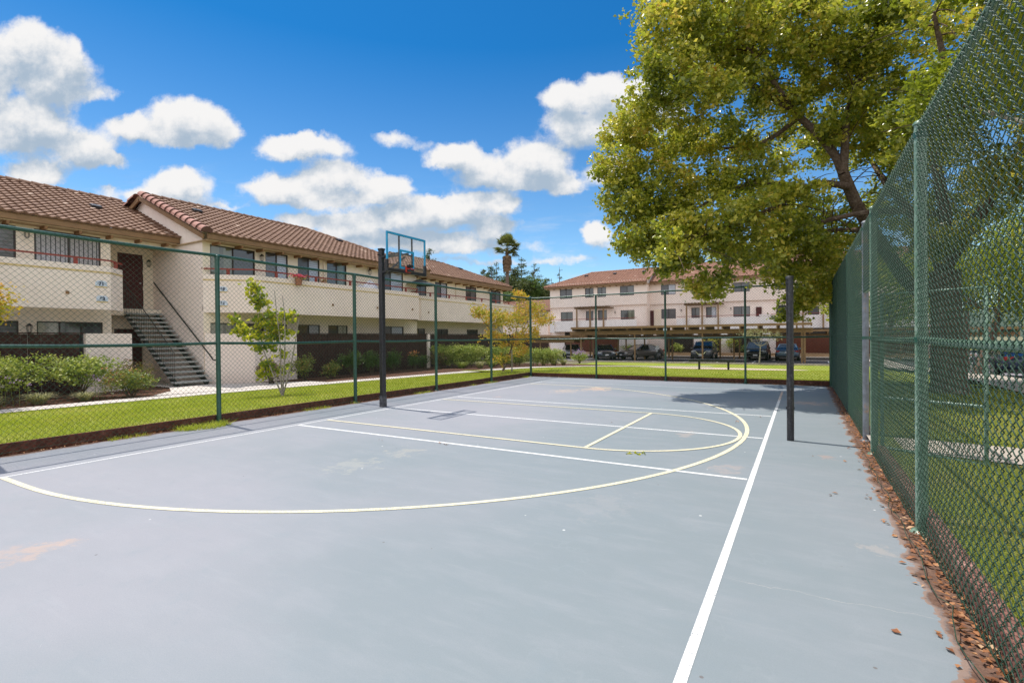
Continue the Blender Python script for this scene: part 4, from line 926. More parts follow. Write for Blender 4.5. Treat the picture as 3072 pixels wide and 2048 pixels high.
for fr, x0, x1, wu, wl in ((fl, XL, XM, sc_w(w3L), sc_w(w2L)), (frr, XM, XR, sc_w(w3R, s_), sc_w(w2R, s_))):
    mb = MB(); up = Fr(fr.o+fr.n*.22, fr.s, fr.n); wall_holes(mb, up, x0, x1, bz, ez+.35, [w[:4] for w in wu]); fbox(mb, fr, x0, x1, bz-.02, bz+.0, -.1, .215); mb.build('upper_wall', MT['stucco_far'], FB)
    for w in wu: window(FB, up, *w, fw=.05)
    mb = MB(); wall_holes(mb, fr, x0, x1, -1.0, bz-.02, [w[:4] for w in wl]+([(fx(-17.35)*s_-.0, fx(-16.98)*s_, 0, .01)] if 0 else [])); mb.build('lower_wall', MT['stucco_far'], FB)
    for w in wl: window(FB, fr, *w, fw=.05)
    mb = MB(); a0 = x0+(.6 if fr is fl else 3.2)
    fbox(mb, fr, a0, x1-(.9 if fr is fl else 0), fz(2.4), fz(3.98), 1.15, 1.29); mb.build('walkway_parapet', MT['stucco_white'], FB)
    mb = MB(); fbox(mb, fr, a0, x1-(.9 if fr is fl else 0), fz(2.45), fz(2.7), .0, 1.14); mb.build('walkway_floor', MT['stucco_far'], FB)
    mb = MB(); a, b = fr.p(a0, fz(4.22), 1.2), fr.p(x1-(.9 if fr is fl else 0), fz(4.22), 1.2); mb.beam(a, b, .06, .05); mb.build('walkway_rail', MT['redrail'], FB)
# side faces, entry recess with door, chimney-like pier
mb = MB(); mb.add([(XM,YF-.22,-1),(XM,YF+1.31,-1),(XM,YF+1.31,ez+.35),(XM,YF-.22,ez+.35)], [(0,1,2,3)]); mb.build('side_wall', MT['stucco_far'], FB); mb = MB(); mb.add([(XL,YF-.22,-1),(XL,YF+12,-1),(XL,YF+12,ez+.35),(XL,YF-.22,ez+.35)], [(3,2,1,0)])
mb.build('side_wall', MT['stucco_far'], FB)
mb = MB(); mb.box(fx(-18.6),YF+1.24,fz(3.0),fx(-17.4),YF+1.285,fz(5.38)); mb.build('entry_alcove', MT['stucco'], FB)
for (x0, x1) in ((-18.55,-18.0),(-5.05,-4.42)):
    mb = MB(); mb.box(fx(x0)*s_,YF+1.15,fz(3.0),fx(x1)*s_,YF+1.25,fz(5.25)); mb.build('entry_door', MT['darkred'], FB)
mb = MB(); mb.box(fx(-4.5)*s_,YF-.2,-.6,fx(-3.4)*s_,YF+1.2,fz(4.05)); mb.box(fx(-4.6)*s_,YF-.25,fz(4.05),fx(-3.3)*s_,YF+1.2,fz(4.22)); mb.build('pier', MT['stucco_white'], FB)
mb = MB(); mb.box(fx(-33.3),YF-1.5,fz(2.3),fx(-32.6),YF-.02,fz(4.0)); mb.build('pier', MT['stucco_white'], FB)
for (x, z) in ((-29.6,5.2),(-23.6,5.2),(-14.6,5.2),(-8.2,5.2)): lantern(FB, fl if x < -19 else frr, fx(x), fz(z))
# ground floor: white wall lengths, board screens, flat dark panels coloured as the shade of recesses
gy = YF-.25
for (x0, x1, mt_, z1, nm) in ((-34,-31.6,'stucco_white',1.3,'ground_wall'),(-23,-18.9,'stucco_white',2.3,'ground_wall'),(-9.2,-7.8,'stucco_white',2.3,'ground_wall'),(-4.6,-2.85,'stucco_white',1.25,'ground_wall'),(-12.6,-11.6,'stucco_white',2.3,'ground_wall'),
        (-31.4,-23.2,'redfence',1.25,'board_screen'),(-2.8,12,'redfence',1.2,'board_screen'),(-16.5,-12.8,'recess_shade',2.2,'shade_panel'),(-7.6,-4.8,'recess_shade',2.2,'shade_panel'),(-11.4,-9.4,'recess_shade',2.2,'shade_panel'),(-31.6,-23.1,'recess_shade',2.3,'shade_panel'),(-2.7,12,'recess_shade',2.3,'shade_panel')):
    if mt_ == 'recess_shade' and mt_ not in MT: MT[mt_] = simple('painted_recess_shade', (.03,.022,.02), (.04,.03,.025), 3, .9, 0, 0)
    mb = MB(); yy = gy+(.15 if mt_ == 'recess_shade' else 0); mb.box(fx(x0), yy, -.9, fx(x1), yy+.06, fz(z1)); mb.build(nm, MT[mt_], FB)
# outside stairs at ground level
for (x0, x1) in ((-18.6,-16.9),(-5.6,-4.75)):
    for i in range(9):
        mb = MB(); mb.box(fx(x0), YF-2.2+i*.2, -.55+i*.2, fx(x1), YF-1.95+i*.2, -.50+i*.2); mb.build('stair_tread', MT['tread'], FB)
# roofs
def far_roof(x0, x1, y0, ze, zr, hip0, rake1):
    run = 4.6; rise = zr-ze; Hs = math.hypot(run, rise); u = Vector((0,run,rise)).normalized(); P = []
    k = [((x0,y0,ze), Vector((1,-1,0)).normalized())] if hip0 else []
    P.append(tile_patch((x0,y0,ze), (1,0,0), u, x1-x0, Hs, k, tw=.32, tc=.40, seg=4, hgt=.065))
    P.append(tile_patch((x0,y0+2*run,ze), (1,0,0), Vector((0,-run,rise)).normalized(), x1-x0, Hs, [((x0,y0+2*run,ze), Vector((1,1,0)).normalized())] if hip0 else [], tw=.32, tc=.8, seg=2))
    if hip0: P.append(tile_patch((x0,y0,ze), (0,1,0), Vector((run,0,rise)).normalized(), 2*run, Hs, [((x0,y0,ze), Vector((-1,1,0)).normalized()), ((x0,y0+2*run,ze), Vector((-1,-1,0)).normalized())], tw=.32, tc=.5, seg=2))
    o = merge_tiles(P, 'tile_roof', MT['tile_far'], FB)
    caps('ridge_cap', (x0+(run if hip0 else 0),y0+run,zr), (x1,y0+run,zr), .13, MT['tile_far'], o, step=.4)
    if hip0: caps('hip_cap', (x0+run,y0+run,zr), (x0,y0,ze), .13, MT['tile_far'], o, step=.4)
    if rake1: caps('rake_cap', (x1,y0+run,zr), (x1,y0,ze), .15, MT['tile_far'], o, step=.4)
    mb = MB(); mb.box(x0, y0+.03, ze-.18, x1, y0+.08, ze-.01); mb.build('fascia', MT['fascia'], FB)
    mb = MB(); mb.box(x0+.1, y0+.09, ze-.22, x1, y0+2*run-.2, ze-.19); mb.build('soffit', MT['soffit'], FB)
    for i in range(int((x1-x0)/.8)):
        mb = MB(); x = x0+.4+i*.8; mb.beam((x,y0+.1,ze-.27),(x,YF+(1.3 if x > XM else 0)-.22,ze-.26), .08, .09); mb.build('rafter_tail', MT['rafter'], FB)
    return o
far_roof(XL-.55, XM+.15, YF-.80, ez+.02, ez+2.02, True, True)
far_roof(XM+.2, XR, YF+.45, ez+.02+.02, ez+2.30, False, False)
mb = MB(); x = XM+.05; mb.add([(x,YF-.2,ez-.1),(x,YF+3.8,ez+1.85),(x,YF+7,ez+.4),(x,YF+7,ez-.1)], [(0,1,2,3)]); mb.build('gable_wall', MT['stucco_white'], FB)
for x in (-23.5,-19.8,-16.2,-12.6,-6.0):
    y = YF-.8+3.2+(1.25 if x > XM else 0); mb = MB(); mb.obox((x,y,ez+1.55), (1,0,0),(0,1,.43),(0,-.43,1), .2,.14,.06); mb.build('roof_vent', MT['blackplastic'], FB)
# timber pergola frames standing on the walkway
def pergola(label, x0, x1, posts, yy):
    root = thing('pergola', label, 'pergola', (fx(x0),yy,fz(4)), 'brown timber pergolas on the far walkway'); zt = fz(5.8)
    mb = MB(); mb.beam((fx(x0),yy,zt),(fx(x1),yy,zt), .10, .14); mb.beam((fx(x0),yy+1.1,zt),(fx(x1),yy+1.1,zt), .10, .14); mb.build('beam', MT['tandark'], root)
    mb = MB(); n = int((fx(x1)-fx(x0))/.35)
    for i in range(n): x = fx(x0)+.1+i*.35; mb.box(x, yy-.25, zt+.07, x+.07, yy+1.3, zt+.19)
    mb.build('slats', MT['tandark'], root)
    for p in posts: mb = MB(); mb.box(fx(p)-.07,yy-.07,fz(2.4),fx(p)+.07,yy+.07,zt-.07); mb.build('post', MT['tan'], root)
pergola('left brown timber pergola on the far building walkway', -29.3,-23.76,(-28.92,-26.84,-24.79),YF-1.42)
pergola('middle brown timber pergola on the far building walkway', -13.9*1.0,-9.0,(-13.55,-11.55,-9.55),YF-.2)
pergola('right brown timber pergola half hidden by leaves on the far walkway', .1,5,(.1,2.2,4.6),YF-.2)
# lower two-storey wing further left
WG = thing('apartment_wing', 'small lower wing with red tile roof left of the far pink building', 'building', (-31,60,-.6))
fw_ = Fr((0,59.5,0),(1,0,0),(0,-1,0)); mb = MB(); wn = [(-33.6,-31.9,3.4,4.75),(-30.5,-29.2,3.4,4.6)]; wall_holes(mb, fw_, -40, -27.6, -1, 5.2, wn); mb.build('wall', MT['stucco_far'], WG)
for w in wn: window(WG, fw_, *w, ['dark'], fw=.05)
mb = MB(); fbox(mb, fw_, -40, -28.3, 1.9, 3.35, 1.2, 1.35); fbox(mb, fw_, -28.45, -28.3, 1.9, 3.35, 0, 1.2); mb.build('balcony_parapet', MT['stucco_far'], WG)
mb = MB(); mb.beam(fw_.p(-40,3.6,1.25), fw_.p(-28.3,3.6,1.25), .05, .05); mb.build('balcony_rail', MT['redrail'], WG)
mb = MB(); fbox(mb, fw_, -40, -28.4, -1, .9, 1.0, 1.1); mb.build('board_screen', MT['brownfence'], WG)
P = [tile_patch((-40.2,58.9,5.1), (1,0,0), Vector((0,4,1.7)).normalized(), 13.0, 4.3, [], tw=.32, tc=.4, seg=4)]; merge_tiles(P, 'tile_roof', MT['tile_far'], WG)
mb = MB(); mb.box(-40.2,58.92,4.93,-27.2,58.98,5.09); mb.build('fascia', MT['fascia'], WG)
# ------------------------------------------------------------------ carports
def carport(label, x0, x1, y0, y1, zt, posts, detail=True):
    root = thing('carport', label, 'carport', ((x0+x1)/2,y0,-.65))
    mb = MB(); mb.box(x0, y0+.05, zt-.05, x1, y1, zt); mb.build('roof_deck', MT['tandark'], root)
    mb = MB(); mb.box(x0, y0, zt-.17, x1, y0+.05, zt+.02); mb.build('fascia', MT['tan'], root)
    mb = MB(); mb.box(x1-.0, y0, zt-.17, x1+.05, y1, zt+.02); mb.build('fascia', MT['tan'], root)
    for yy in (y0+.75, y1-.9):
        mb = MB(); mb.box(x0-.4, yy, zt-.72, x1+.1, yy+.14, zt-.36); mb.build('main_beam', MT['tan'], root, bevel=.02)
    for i in range(int((x1-x0)/1.32)+1):
        x = x0+.15+i*1.32; mb = MB(); mb.box(x-.045, y0+.06, zt-.35, x+.045, y1-.05, zt-.055); mb.build('rafter', MT['tan'], root)
    for (x, y) in posts: mb = MB(); mb.box(x-.06,y-.06,-.7,x+.06,y+.06,zt-.37); mb.build('post', MT['tan'], root)
    return root
cp = [(x, 44.75) for x in (-18.3,-13.1,-7.9+.6)]+[(.18,44.75),(-.02,44.75)]+[(x, 48.0) for x in (-18.3,-15.7,-13.1,-10.5,-5.2,.1)]
cr = carport('long flat-roofed brown timber carport in front of the far building', -19.0, .62, 43.9, 49.0, 2.45, cp)
mb = MB(); mb.box(-10.35,43.86,2.02,-10.05,43.895,2.22); mb.build('bay_sign', MT['plaque'], cr)
carport('rear timber carport row tucked behind the long front carport', -22, 14.0, 50.6, 54.4, 2.0, [(x, 51.5) for x in (-20,-16,-11.6,-6.8,-5.1,-.9,3,7,11)])
carport('short low brown carport end at the left behind the rounded hedge', -25.5, -20.2, 46.5, 51, 1.7, [(-20.5,47.4),(-24,47.4)])
kw = thing('planter_wall', 'long low tan planter wall behind the parked cars', 'wall', (-8,55.2,-.65))
mb = MB(); mb.box(-40,55.1,-.8,14,55.35,-.20); mb.build('wall', MT['tan_w'] if 'tan_w' in MT else simple('tan_block', (.46,.32,.20), (.40,.28,.18), 4, .9, 0, .3), kw)
mb = MB(); mb.box(-40,54.6,-.7,14,55.09,-.52); mb.build('kerb', MT['concrete'], kw)
grid('raised_bed', -40, 14, 55.36, 57.0, 10, 2, lambda x, y: -.3, MT['dirt'])
# ------------------------------------------------------------------ vehicles
MT['tyre'] = simple('tyre_rubber', (.02,.02,.02), (.028,.027,.026), 20, .8, 0, 0)
MT['alloy'] = simple('alloy_wheel', (.45,.45,.46), (.3,.3,.31), 12, .35, .7, 0)
MT['headlight'] = simple('headlight_lens', (.70,.72,.75), (.55,.57,.6), 30, .1, 0, 0); MT['taillight'] = simple('tail_lamp', (.45,.02,.015), (.35,.015,.01), 30, .2, 0, 0)
MT['carglass'] = simple('car_window', (.02,.025,.028), (.035,.04,.045), 2, .06, 0, 0, spec=.8); MT['plate'] = simple('number_plate', (.75,.75,.78), (.7,.7,.75), 20, .5, 0, 0)
MT['chrome'] = simple('chrome_trim', (.7,.7,.72), (.6,.6,.62), 8, .15, .9, 0)
def paint(name, c): return simple(name, c, tuple(x*.85 for x in c), 1.2, .28, .25, 0, coat=.6)
def car(label, loc, rz, col, kind='sedan', front=True, vshape=False, group='cars parked by the far carports'):
    """x = forward. body lofted from sections, cabin glass, roof, wheels, lamps"""
    root = thing('parked_'+('suv' if kind == 'suv' else 'car'), label, 'car', loc, group)
    pm = paint('car_paint', col)
    if kind == 'suv':
        L, Wd = 4.6, .93; st = [(-2.3,.45,.80,.80),(-2.2,.30,1.02,.88),(-1.5,.28,1.08,.93),(0,.26,1.06,.93),(.9,.28,1.04,.93),(1.5,.30,1.00,.90),(2.1,.34,.90,.84),(2.3,.45,.70,.70)]
        cab = [(-2.12,1.02,.80),(-1.75,1.60,.66),(-.9,1.70,.67),(.25,1.66,.66),(1.15,1.03,.80)]; wr = .36; wx = 1.42
    else:
        L, Wd = 4.6, .90; st = [(-2.3,.45,.78,.72),(-2.2,.30,.94,.84),(-1.4,.26,.97,.90),(0,.24,.93,.90),(.95,.26,.90,.90),(1.6,.28,.82,.87),(2.15,.32,.72,.80),(2.3,.42,.60,.66)]
        cab = [(-1.85,.94,.76),(-1.10,1.36,.60),(-.4,1.43,.62),(.15,1.41,.61),(1.10,.90,.78)]; wr = .33; wx = 1.38
    mb = MB(); rings = []
    for (x, zb, zt, w) in st:
        zm = zb+(zt-zb)*.55
        rings.append([(x,-w*.82,zb),(x,-w,zb+.12),(x,-w*1.02,zm),(x,-w*.96,zt-.05),(x,-w*.80,zt),(x,0,zt+.03),(x,w*.80,zt),(x,w*.96,zt-.05),(x,w*1.02,zm),(x,w,zb+.12),(x,w*.82,zb)])
    n = len(rings[0]); vs = [v for r in rings for v in r]; fs = []
    for i in range(len(rings)-1):
        for j in range(n): fs.append((i*n+j, (i+1)*n+j, (i+1)*n+(j+1)%n, i*n+(j+1)%n))
    fs += [tuple(range(n)), tuple(reversed(range((len(rings)-1)*n, len(rings)*n)))]
    mb.add(vs, fs, 0, True)
    def place(o): o.data.transform(Matrix.Translation(Vector(loc))) ; return o
    def B(m, name, mat, parent=None, bevel=0):
        p = parent or root; oo = org(p); m.v = [(x+oo.x, y+oo.y, z+oo.z) for x, y, z in m.v]; return m.build(name, mat, p, bevel)
    body = B(mb, 'body', pm); ssf = body.modifiers.new('s', 'SUBSURF'); ssf.levels = 1; ssf.render_levels = 2
    mb = MB(); g = []
    for (x, z, w) in cab: g.append([(x,-w,z),(x,w,z)])
    m = len(cab); zb = cab[0][1]-.02; vs = []; 
    base = [(cab[0][0],-cab[0][2]-.02,zb),(cab[-1][0],-cab[-1][2]-.02,zb-.02),(cab[-1][0],cab[-1][2]+.02,zb-.02),(cab[0][0],cab[0][2]+.02,zb)]
    top = [(cab[1][0],-cab[1][2],cab[1][1]-.03),(cab[3][0],-cab[3][2],cab[3][1]-.03),(cab[3][0],cab[3][2],cab[3][1]-.03),(cab[1][0],cab[1][2],cab[1][1]-.03)]
    mb.add(base+top, [(0,1,5,4),(1,2,6,5),(2,3,7,6),(3,0,4,7),(4,5,6,7)]); B(mb, 'cabin_glass', MT['carglass'])
    mb = MB(); vs = []; 
    for (x, z, w) in cab[1:4]: vs += [(x,-w-.01,z-.04),(x,-w*.8,z),(x,w*.8,z),(x,w+.01,z-.04)]
    mb.add(vs, [(4*i+j,4*i+4+j,4*i+5+j,4*i+1+j) for i in range(2) for j in range(3)], 0, True)
    for sg in (-1,1):
        for (p, q) in ((0,1),(4,3)): a, b = cab[p], cab[q]; mb.beam((a[0],sg*(a[2]+.01),a[1]),(b[0],sg*(b[2]+.005),b[1]-.02), .07, .05)
        c = cab[2]; mb.beam((c[0],sg*(.89),.98 if kind == 'suv' else .90),(c[0],sg*(c[2]+.01),c[1]-.04), .07, .03)
    B(mb, 'roof', pm)
    for sg in (-1,1):
        for xx in (-wx, wx):
            mb = MB(); mb.tube([(xx,sg*(Wd-.20),wr),(xx,sg*(Wd-.17),wr),(xx,sg*(Wd+.015),wr),(xx,sg*(Wd+.03),wr)], [wr*.9,wr,wr,wr*.88], 20); w_ = B(mb, 'wheel', MT['tyre'])
            mb = MB(); mb.tube([(xx,sg*(Wd+.01),wr),(xx,sg*(Wd+.038),wr)], [wr*.64,wr*.60], 14); B(mb, 'rim', MT['alloy'], w_)
        mb = MB(); z = .80 if kind == 'suv' else .66; mb.obox((2.16,sg*.62,z), (1,-.35*sg,0),(.35*sg,1,0),(0,0,1), .06,.19,.065); B(mb, 'headlight', MT['headlight'], bevel=.02)
        mb = MB(); z = .90 if kind == 'suv' else .80; mb.obox((-2.22,sg*.66,z), (1,.25*sg,0),(-.25*sg,1,0),(0,0,1), .05,.17,.07); B(mb, 'taillight', MT['taillight'], bevel=.02)
        mb = MB(); mb.obox((.85,sg*(Wd+.07),1.06 if kind == 'suv' else .98), (1,0,0),(0,1,0),(0,0,1), .06,.09,.06); B(mb, 'wing_mirror', pm, bevel=.02)
    mb = MB(); mb.box(2.22,-.42,.50,2.30,.42,.70); B(mb, 'grille', MT['blackplastic'], bevel=.02)
    if vshape:
        mb = MB(); mb.beam((2.32,-.42,.80),(2.33,-.22,.56), .04, .06); mb.beam((2.32,.42,.80),(2.33,.22,.56), .04, .06); mb.beam((2.33,-.24,.56),(2.33,.24,.56), .04, .05); B(mb, 'chrome_grille', MT['chrome'])
    mb = MB(); mb.box(2.31,-.17,.40,2.34,.17,.52); B(mb, 'number_plate', MT['plate']); mb = MB(); mb.box(-2.34,-.17,.66,-2.30,.17,.78); B(mb, 'number_plate', MT['plate'])
    mb = MB(); mb.box(2.05,-.80,.26,2.28,.80,.42); mb.box(-2.28,-.80,.26,-2.1,.80,.42); B(mb, 'bumper_trim', MT['blackplastic'], bevel=.03)
    root.rotation_euler = (0,0,rz); return root
def gp(u, v): g = ground(u, v, -.65); return (g.x, g.y, -.635)
dn = -math.pi/2
car('charcoal SUV with chrome V grille parked facing the lawn', (-7.85,49.2,-.635), dn+.02, (.14,.145,.165), 'suv', vshape=True)
car('black boxy SUV parked facing the lawn behind the thin white trunk', (-3.5,50.6,-.635), dn-.02, (.03,.032,.036), 'suv')
car('blue-grey hatchback with red tail lamps seen from behind', (-1.1,50.4,-.635), -dn, (.14,.21,.30), 'sedan')
car('dull brown-grey sedan beside the motorcycle', (-13.6,48.3,-.635), dn-.62, (.22,.19,.18), 'sedan')
car('dark blue-grey sedan behind the purple flowering bush', (-17.0,47.6,-.635), dn+.45, (.10,.115,.16), 'sedan')
car('silver car with pale windscreen at the left behind the round hedge', (-21.6,50.2,-.635), dn+.5, (.42,.44,.47), 'sedan')
car('distant red car parked along the street right of the fence', (13.2,44.0,-.66), math.pi/2, (.40,.03,.025), 'sedan', group='cars parked along the street')
car('distant white car parked along the street behind the red one', (14.0,51.0,-.66), math.pi/2, (.65,.66,.68), 'sedan', group='cars parked along the street')
car('distant dark blue car parked close along the near street kerb', (7.3,27.5,-.23), math.pi/2, (.03,.05,.10), 'sedan', group='cars parked along the street')
# motorcycle beside the brown-grey sedan
mc = thing('motorcycle', 'dark motorcycle with white screen parked right of the brown-grey sedan', 'motorcycle', (-11.6,47.3,-.64))
def M(mb, name, mat, par=None): mb.v = [(x-11.6, y+47.3, z-.64) for x, y, z in mb.v]; return mb.build(name, mat, par or mc)
for y in (-.72,.72):
    mb = MB(); c = [(0, y+.30*math.cos(a), .31+.30*math.sin(a)) for a in [2*math.pi*i/20 for i in range(21)]]; mb.tube(c, .055, 8); w_ = M(mb, 'wheel', MT['tyre'])
    mb = MB(); mb.tube([(-.03,y,.31),(.03,y,.31)], .12, 12); M(mb, 'hub', MT['alloy'], w_)
mb = MB(); mb.tube([(0,-.25,.40),(0,0,.52),(0,.25,.45)], [.14,.19,.12], 10); M(mb, 'engine', MT['steel'])
mb = MB(); mb.tube([(0,-.35,.70),(0,-.1,.86),(0,.12,.82),(0,.45,.74),(0,.75,.76)], [.09,.17,.15,.13,.07], 10); M(mb, 'tank_and_seat', MT['black'])
mb = MB(); mb.tube([(.05,-.74,.33),(.05,-.42,.92)], .025, 6); mb.tube([(-.05,-.74,.33),(-.05,-.42,.92)], .025, 6); mb.tube([(-.36,-.30,1.0),(0,-.42,.95),(.36,-.30,1.0)], .016, 6); M(mb, 'fork_and_handlebar', MT['steel'])
mb = MB(); mb.add([(-.20,-.52,.98),(.20,-.52,.98),(.14,-.40,1.34),(-.14,-.40,1.34),(-.20,-.50,.98),(.20,-.50,.98),(.14,-.38,1.34),(-.14,-.38,1.34)], [(0,1,2,3),(4,7,6,5),(0,4,5,1),(1,5,6,2),(2,6,7,3),(3,7,4,0)]); M(mb, 'screen', MT['plate'])
mb = MB(); mb.tube([(0,-.60,.86),(0,-.50,.86)], .09, 12); M(mb, 'headlight', MT['headlight'])
# backless bench on the sand patch
bc = ground(2141, 1109, -.17)
be = thing('bench', 'long black backless bench on the sand patch in the far lawn', 'bench', (bc.x,bc.y,bc.z))
mb = MB(); mb.box(bc.x-1.15,bc.y-.14,bc.z+.40,bc.x+.98,bc.y+.14,bc.z+.53); mb.build('seat', MT['blackplastic'], be, bevel=.01)
for dx in (-.68,.68): mb = MB(); mb.box(bc.x+dx-.045,bc.y-.05,bc.z-.2,bc.x+dx+.045,bc.y+.05,bc.z+.40); mb.build('leg', MT['blackplastic'], be)
# ------------------------------------------------------------------ houses far along the street, seen in scraps through the right fence
fh_ = thing('far_house', 'pale distant house across the street behind the right fence', 'house', (27,55,-.5))
mb = MB(); fo = Fr((24,0,0),(0,1,0),(-1,0,0)); wn = [(44,46,.6,2.0),(50,52,.6,2.0),(57,59,.6,2.0)]; wall_holes(mb, fo, 40, 64, -1, 2.9, wn); mb.add([(24,40,-1),(34,40,-1),(34,40,2.9),(24,40,2.9)], [(0,1,2,3)]); mb.build('wall', MT['stucco_white'], fh_)
for w in wn: window(fh_, fo, *w, ['dark','hblind'], fw=.06)
mb = MB(); mb.add([(23.3,39.3,2.75),(23.3,64.7,2.75),(29,60,4.9),(29,44,4.9),(34.7,64.7,2.75),(34.7,39.3,2.75)], [(0,1,2,3),(0,3,5),(3,2,4,5),(1,4,2)]); mb.build('roof', MT['tile_plain'], fh_)
# ------------------------------------------------------------------ vegetation
MT['bark'] = simple('grey_brown_bark', (.20,.145,.115), (.11,.075,.06), 16, .95, 0, 1., 28, .1, .03, (.28,.22,.18), 5)
MT['bark_pale'] = simple('pale_bark', (.38,.34,.29), (.26,.22,.18), 20, .9, 0, .6, 40, .1, .02)
MT['twig'] = simple('twig_bark', (.11,.075,.05), (.08,.05,.035), 20, .9, 0, 0)
MT['leaf_tree'] = leafmat('yellow_green_leaves', [(0,(.07,.11,.015)),(.28,(.22,.27,.03)),(.55,(.46,.46,.05)),(.8,(.78,.68,.11)),(.96,(.84,.56,.11)),(1,(.60,.14,.03))], .5, .28, .8, .8)
MT['leaf_tree2'] = leafmat('green_leaves', [(0,(.08,.12,.012)),(.45,(.20,.25,.02)),(.8,(.38,.40,.03)),(1,(.58,.50,.05))], .5, .38, .5, .5)
MT['leaf_sapling'] = leafmat('lime_leaves', [(0,(.09,.15,.015)),(.35,(.22,.30,.025)),(.6,(.62,.58,.04)),(1,(.82,.74,.08))], .5, .4, 2.2)
MT['leaf_orange'] = leafmat('orange_tipped_leaves', [(0,(.26,.30,.03)),(.35,(.50,.44,.04)),(.65,(.78,.46,.07)),(1,(.82,.34,.12))], .45, .5, 1.2)
MT['leaf_hedge'] = leafmat('pale_green_hedge', [(0,(.10,.16,.025)),(.4,(.25,.33,.05)),(.75,(.46,.50,.11)),(1,(.66,.62,.22))], .3, .45, 1.8)
MT['leaf_dark'] = leafmat('dark_shrub_leaves', [(0,(.035,.07,.018)),(.6,(.08,.14,.03)),(1,(.18,.24,.05))], .25, .4, 2)
MT['leaf_burg'] = leafmat('burgundy_tipped_leaves', [(0,(.09,.14,.03)),(.55,(.22,.27,.05)),(.85,(.32,.20,.08)),(1,(.50,.14,.08))], .3, .4, 2.4)
MT['leaf_red'] = leafmat('reddish_shrub_leaves', [(0,(.06,.05,.03)),(.5,(.13,.10,.04)),(.8,(.26,.13,.08)),(1,(.40,.24,.13))], .3, .5, 2.4)
MT['blade'] = leafmat('tuft_blades', [(0,(.22,.22,.10)),(.5,(.36,.34,.17)),(1,(.55,.50,.32))], .3, .6, 3)
MT['blade_green'] = leafmat('green_tuft_blades', [(0,(.12,.17,.03)),(.5,(.22,.27,.05)),(1,(.36,.38,.10))], .3, .5, 3)
MT['lawn_blade'] = leafmat('lawn_blades', [(0,(.27,.35,.025)),(.5,(.45,.50,.045)),(1,(.64,.59,.14))], .35, .6, .8, .2)
MT['lawn_blade2'] = leafmat('street_lawn_blades', [(0,(.22,.28,.03)),(.5,(.38,.42,.06)),(1,(.62,.54,.18))], .35, .6, .8, .2)
MT['purple'] = leafmat('mauve_flowers', [(0,(.40,.22,.50)),(.6,(.52,.34,.62)),(1,(.68,.52,.74))], .4, .6, 3)
MT['pinkf'] = leafmat('magenta_flowers', [(0,(.60,.01,.12)),(1,(.85,.05,.25))], .4, .5, 3)
MT['orangef'] = leafmat('orange_flowers', [(0,(.65,.20,.03)),(1,(.75,.40,.2))], .4, .5, 3)
MT['dry'] = leafmat('dry_fallen_leaves', [(0,(.10,.045,.025)),(.4,(.26,.10,.045)),(.75,(.46,.21,.09)),(1,(.66,.46,.28))], .15, .7, 4)
MT['needle'] = leafmat('conifer_needles', [(0,(.04,.07,.04)),(.6,(.10,.14,.07)),(1,(.20,.22,.11))], .15, .6, .3, .2)
MT['needle_br'] = leafmat('cypress_needles', [(0,(.03,.05,.02)),(.6,(.08,.10,.035)),(1,(.16,.17,.06))], .15, .6, .3, .2)
MT['frond'] = leafmat('palm_fronds', [(0,(.06,.09,.025)),(.6,(.18,.20,.06)),(1,(.40,.38,.16))], .2, .45, .8, .4)
MT['deadfrond'] = leafmat('dead_palm_fronds', [(0,(.16,.10,.06)),(.6,(.26,.17,.10)),(1,(.36,.25,.16))], .1, .8, .8, .2)
def bez(p0, p1, p2, n=7): p0, p1, p2 = Vector(p0), Vector(p1), Vector(p2); return [p0*(1-t)**2+p1*2*t*(1-t)+p2*t*t for t in [i/(n-1) for i in range(n)]]
def clumps(blobs, per, spread, dens=1.):
    """leaf positions: twigs scattered in each lobe, thicker towards its outside; leaves round each twig"""
    P = []
    for (c, r, n) in blobs:
        n = max(1, int(n*dens)); d = RNG.normal(size=(n,3)); d /= np.linalg.norm(d, axis=1)[:,None]; rad = RNG.uniform(.12,1,n)**.5
        q = np.array(c)+d*rad[:,None]*np.array(r); m = RNG.integers(int(per*.5), int(per*1.5)+1, n)
        q = np.repeat(q, m, axis=0); P.append(q+RNG.normal(size=q.shape)*np.array([spread,spread,spread*.75]))
    return np.concatenate(P)
def near_branch(pts, n, spread): # twigs along limbs
    pts = [Vector(p) for p in pts]; out = []
    for _ in range(n):
        i = RNG.integers(0, len(pts)-1); t = RNG.random(); out.append(pts[i].lerp(pts[i+1], t))
    return np.array(out)+RNG.normal(size=(n,3))*spread
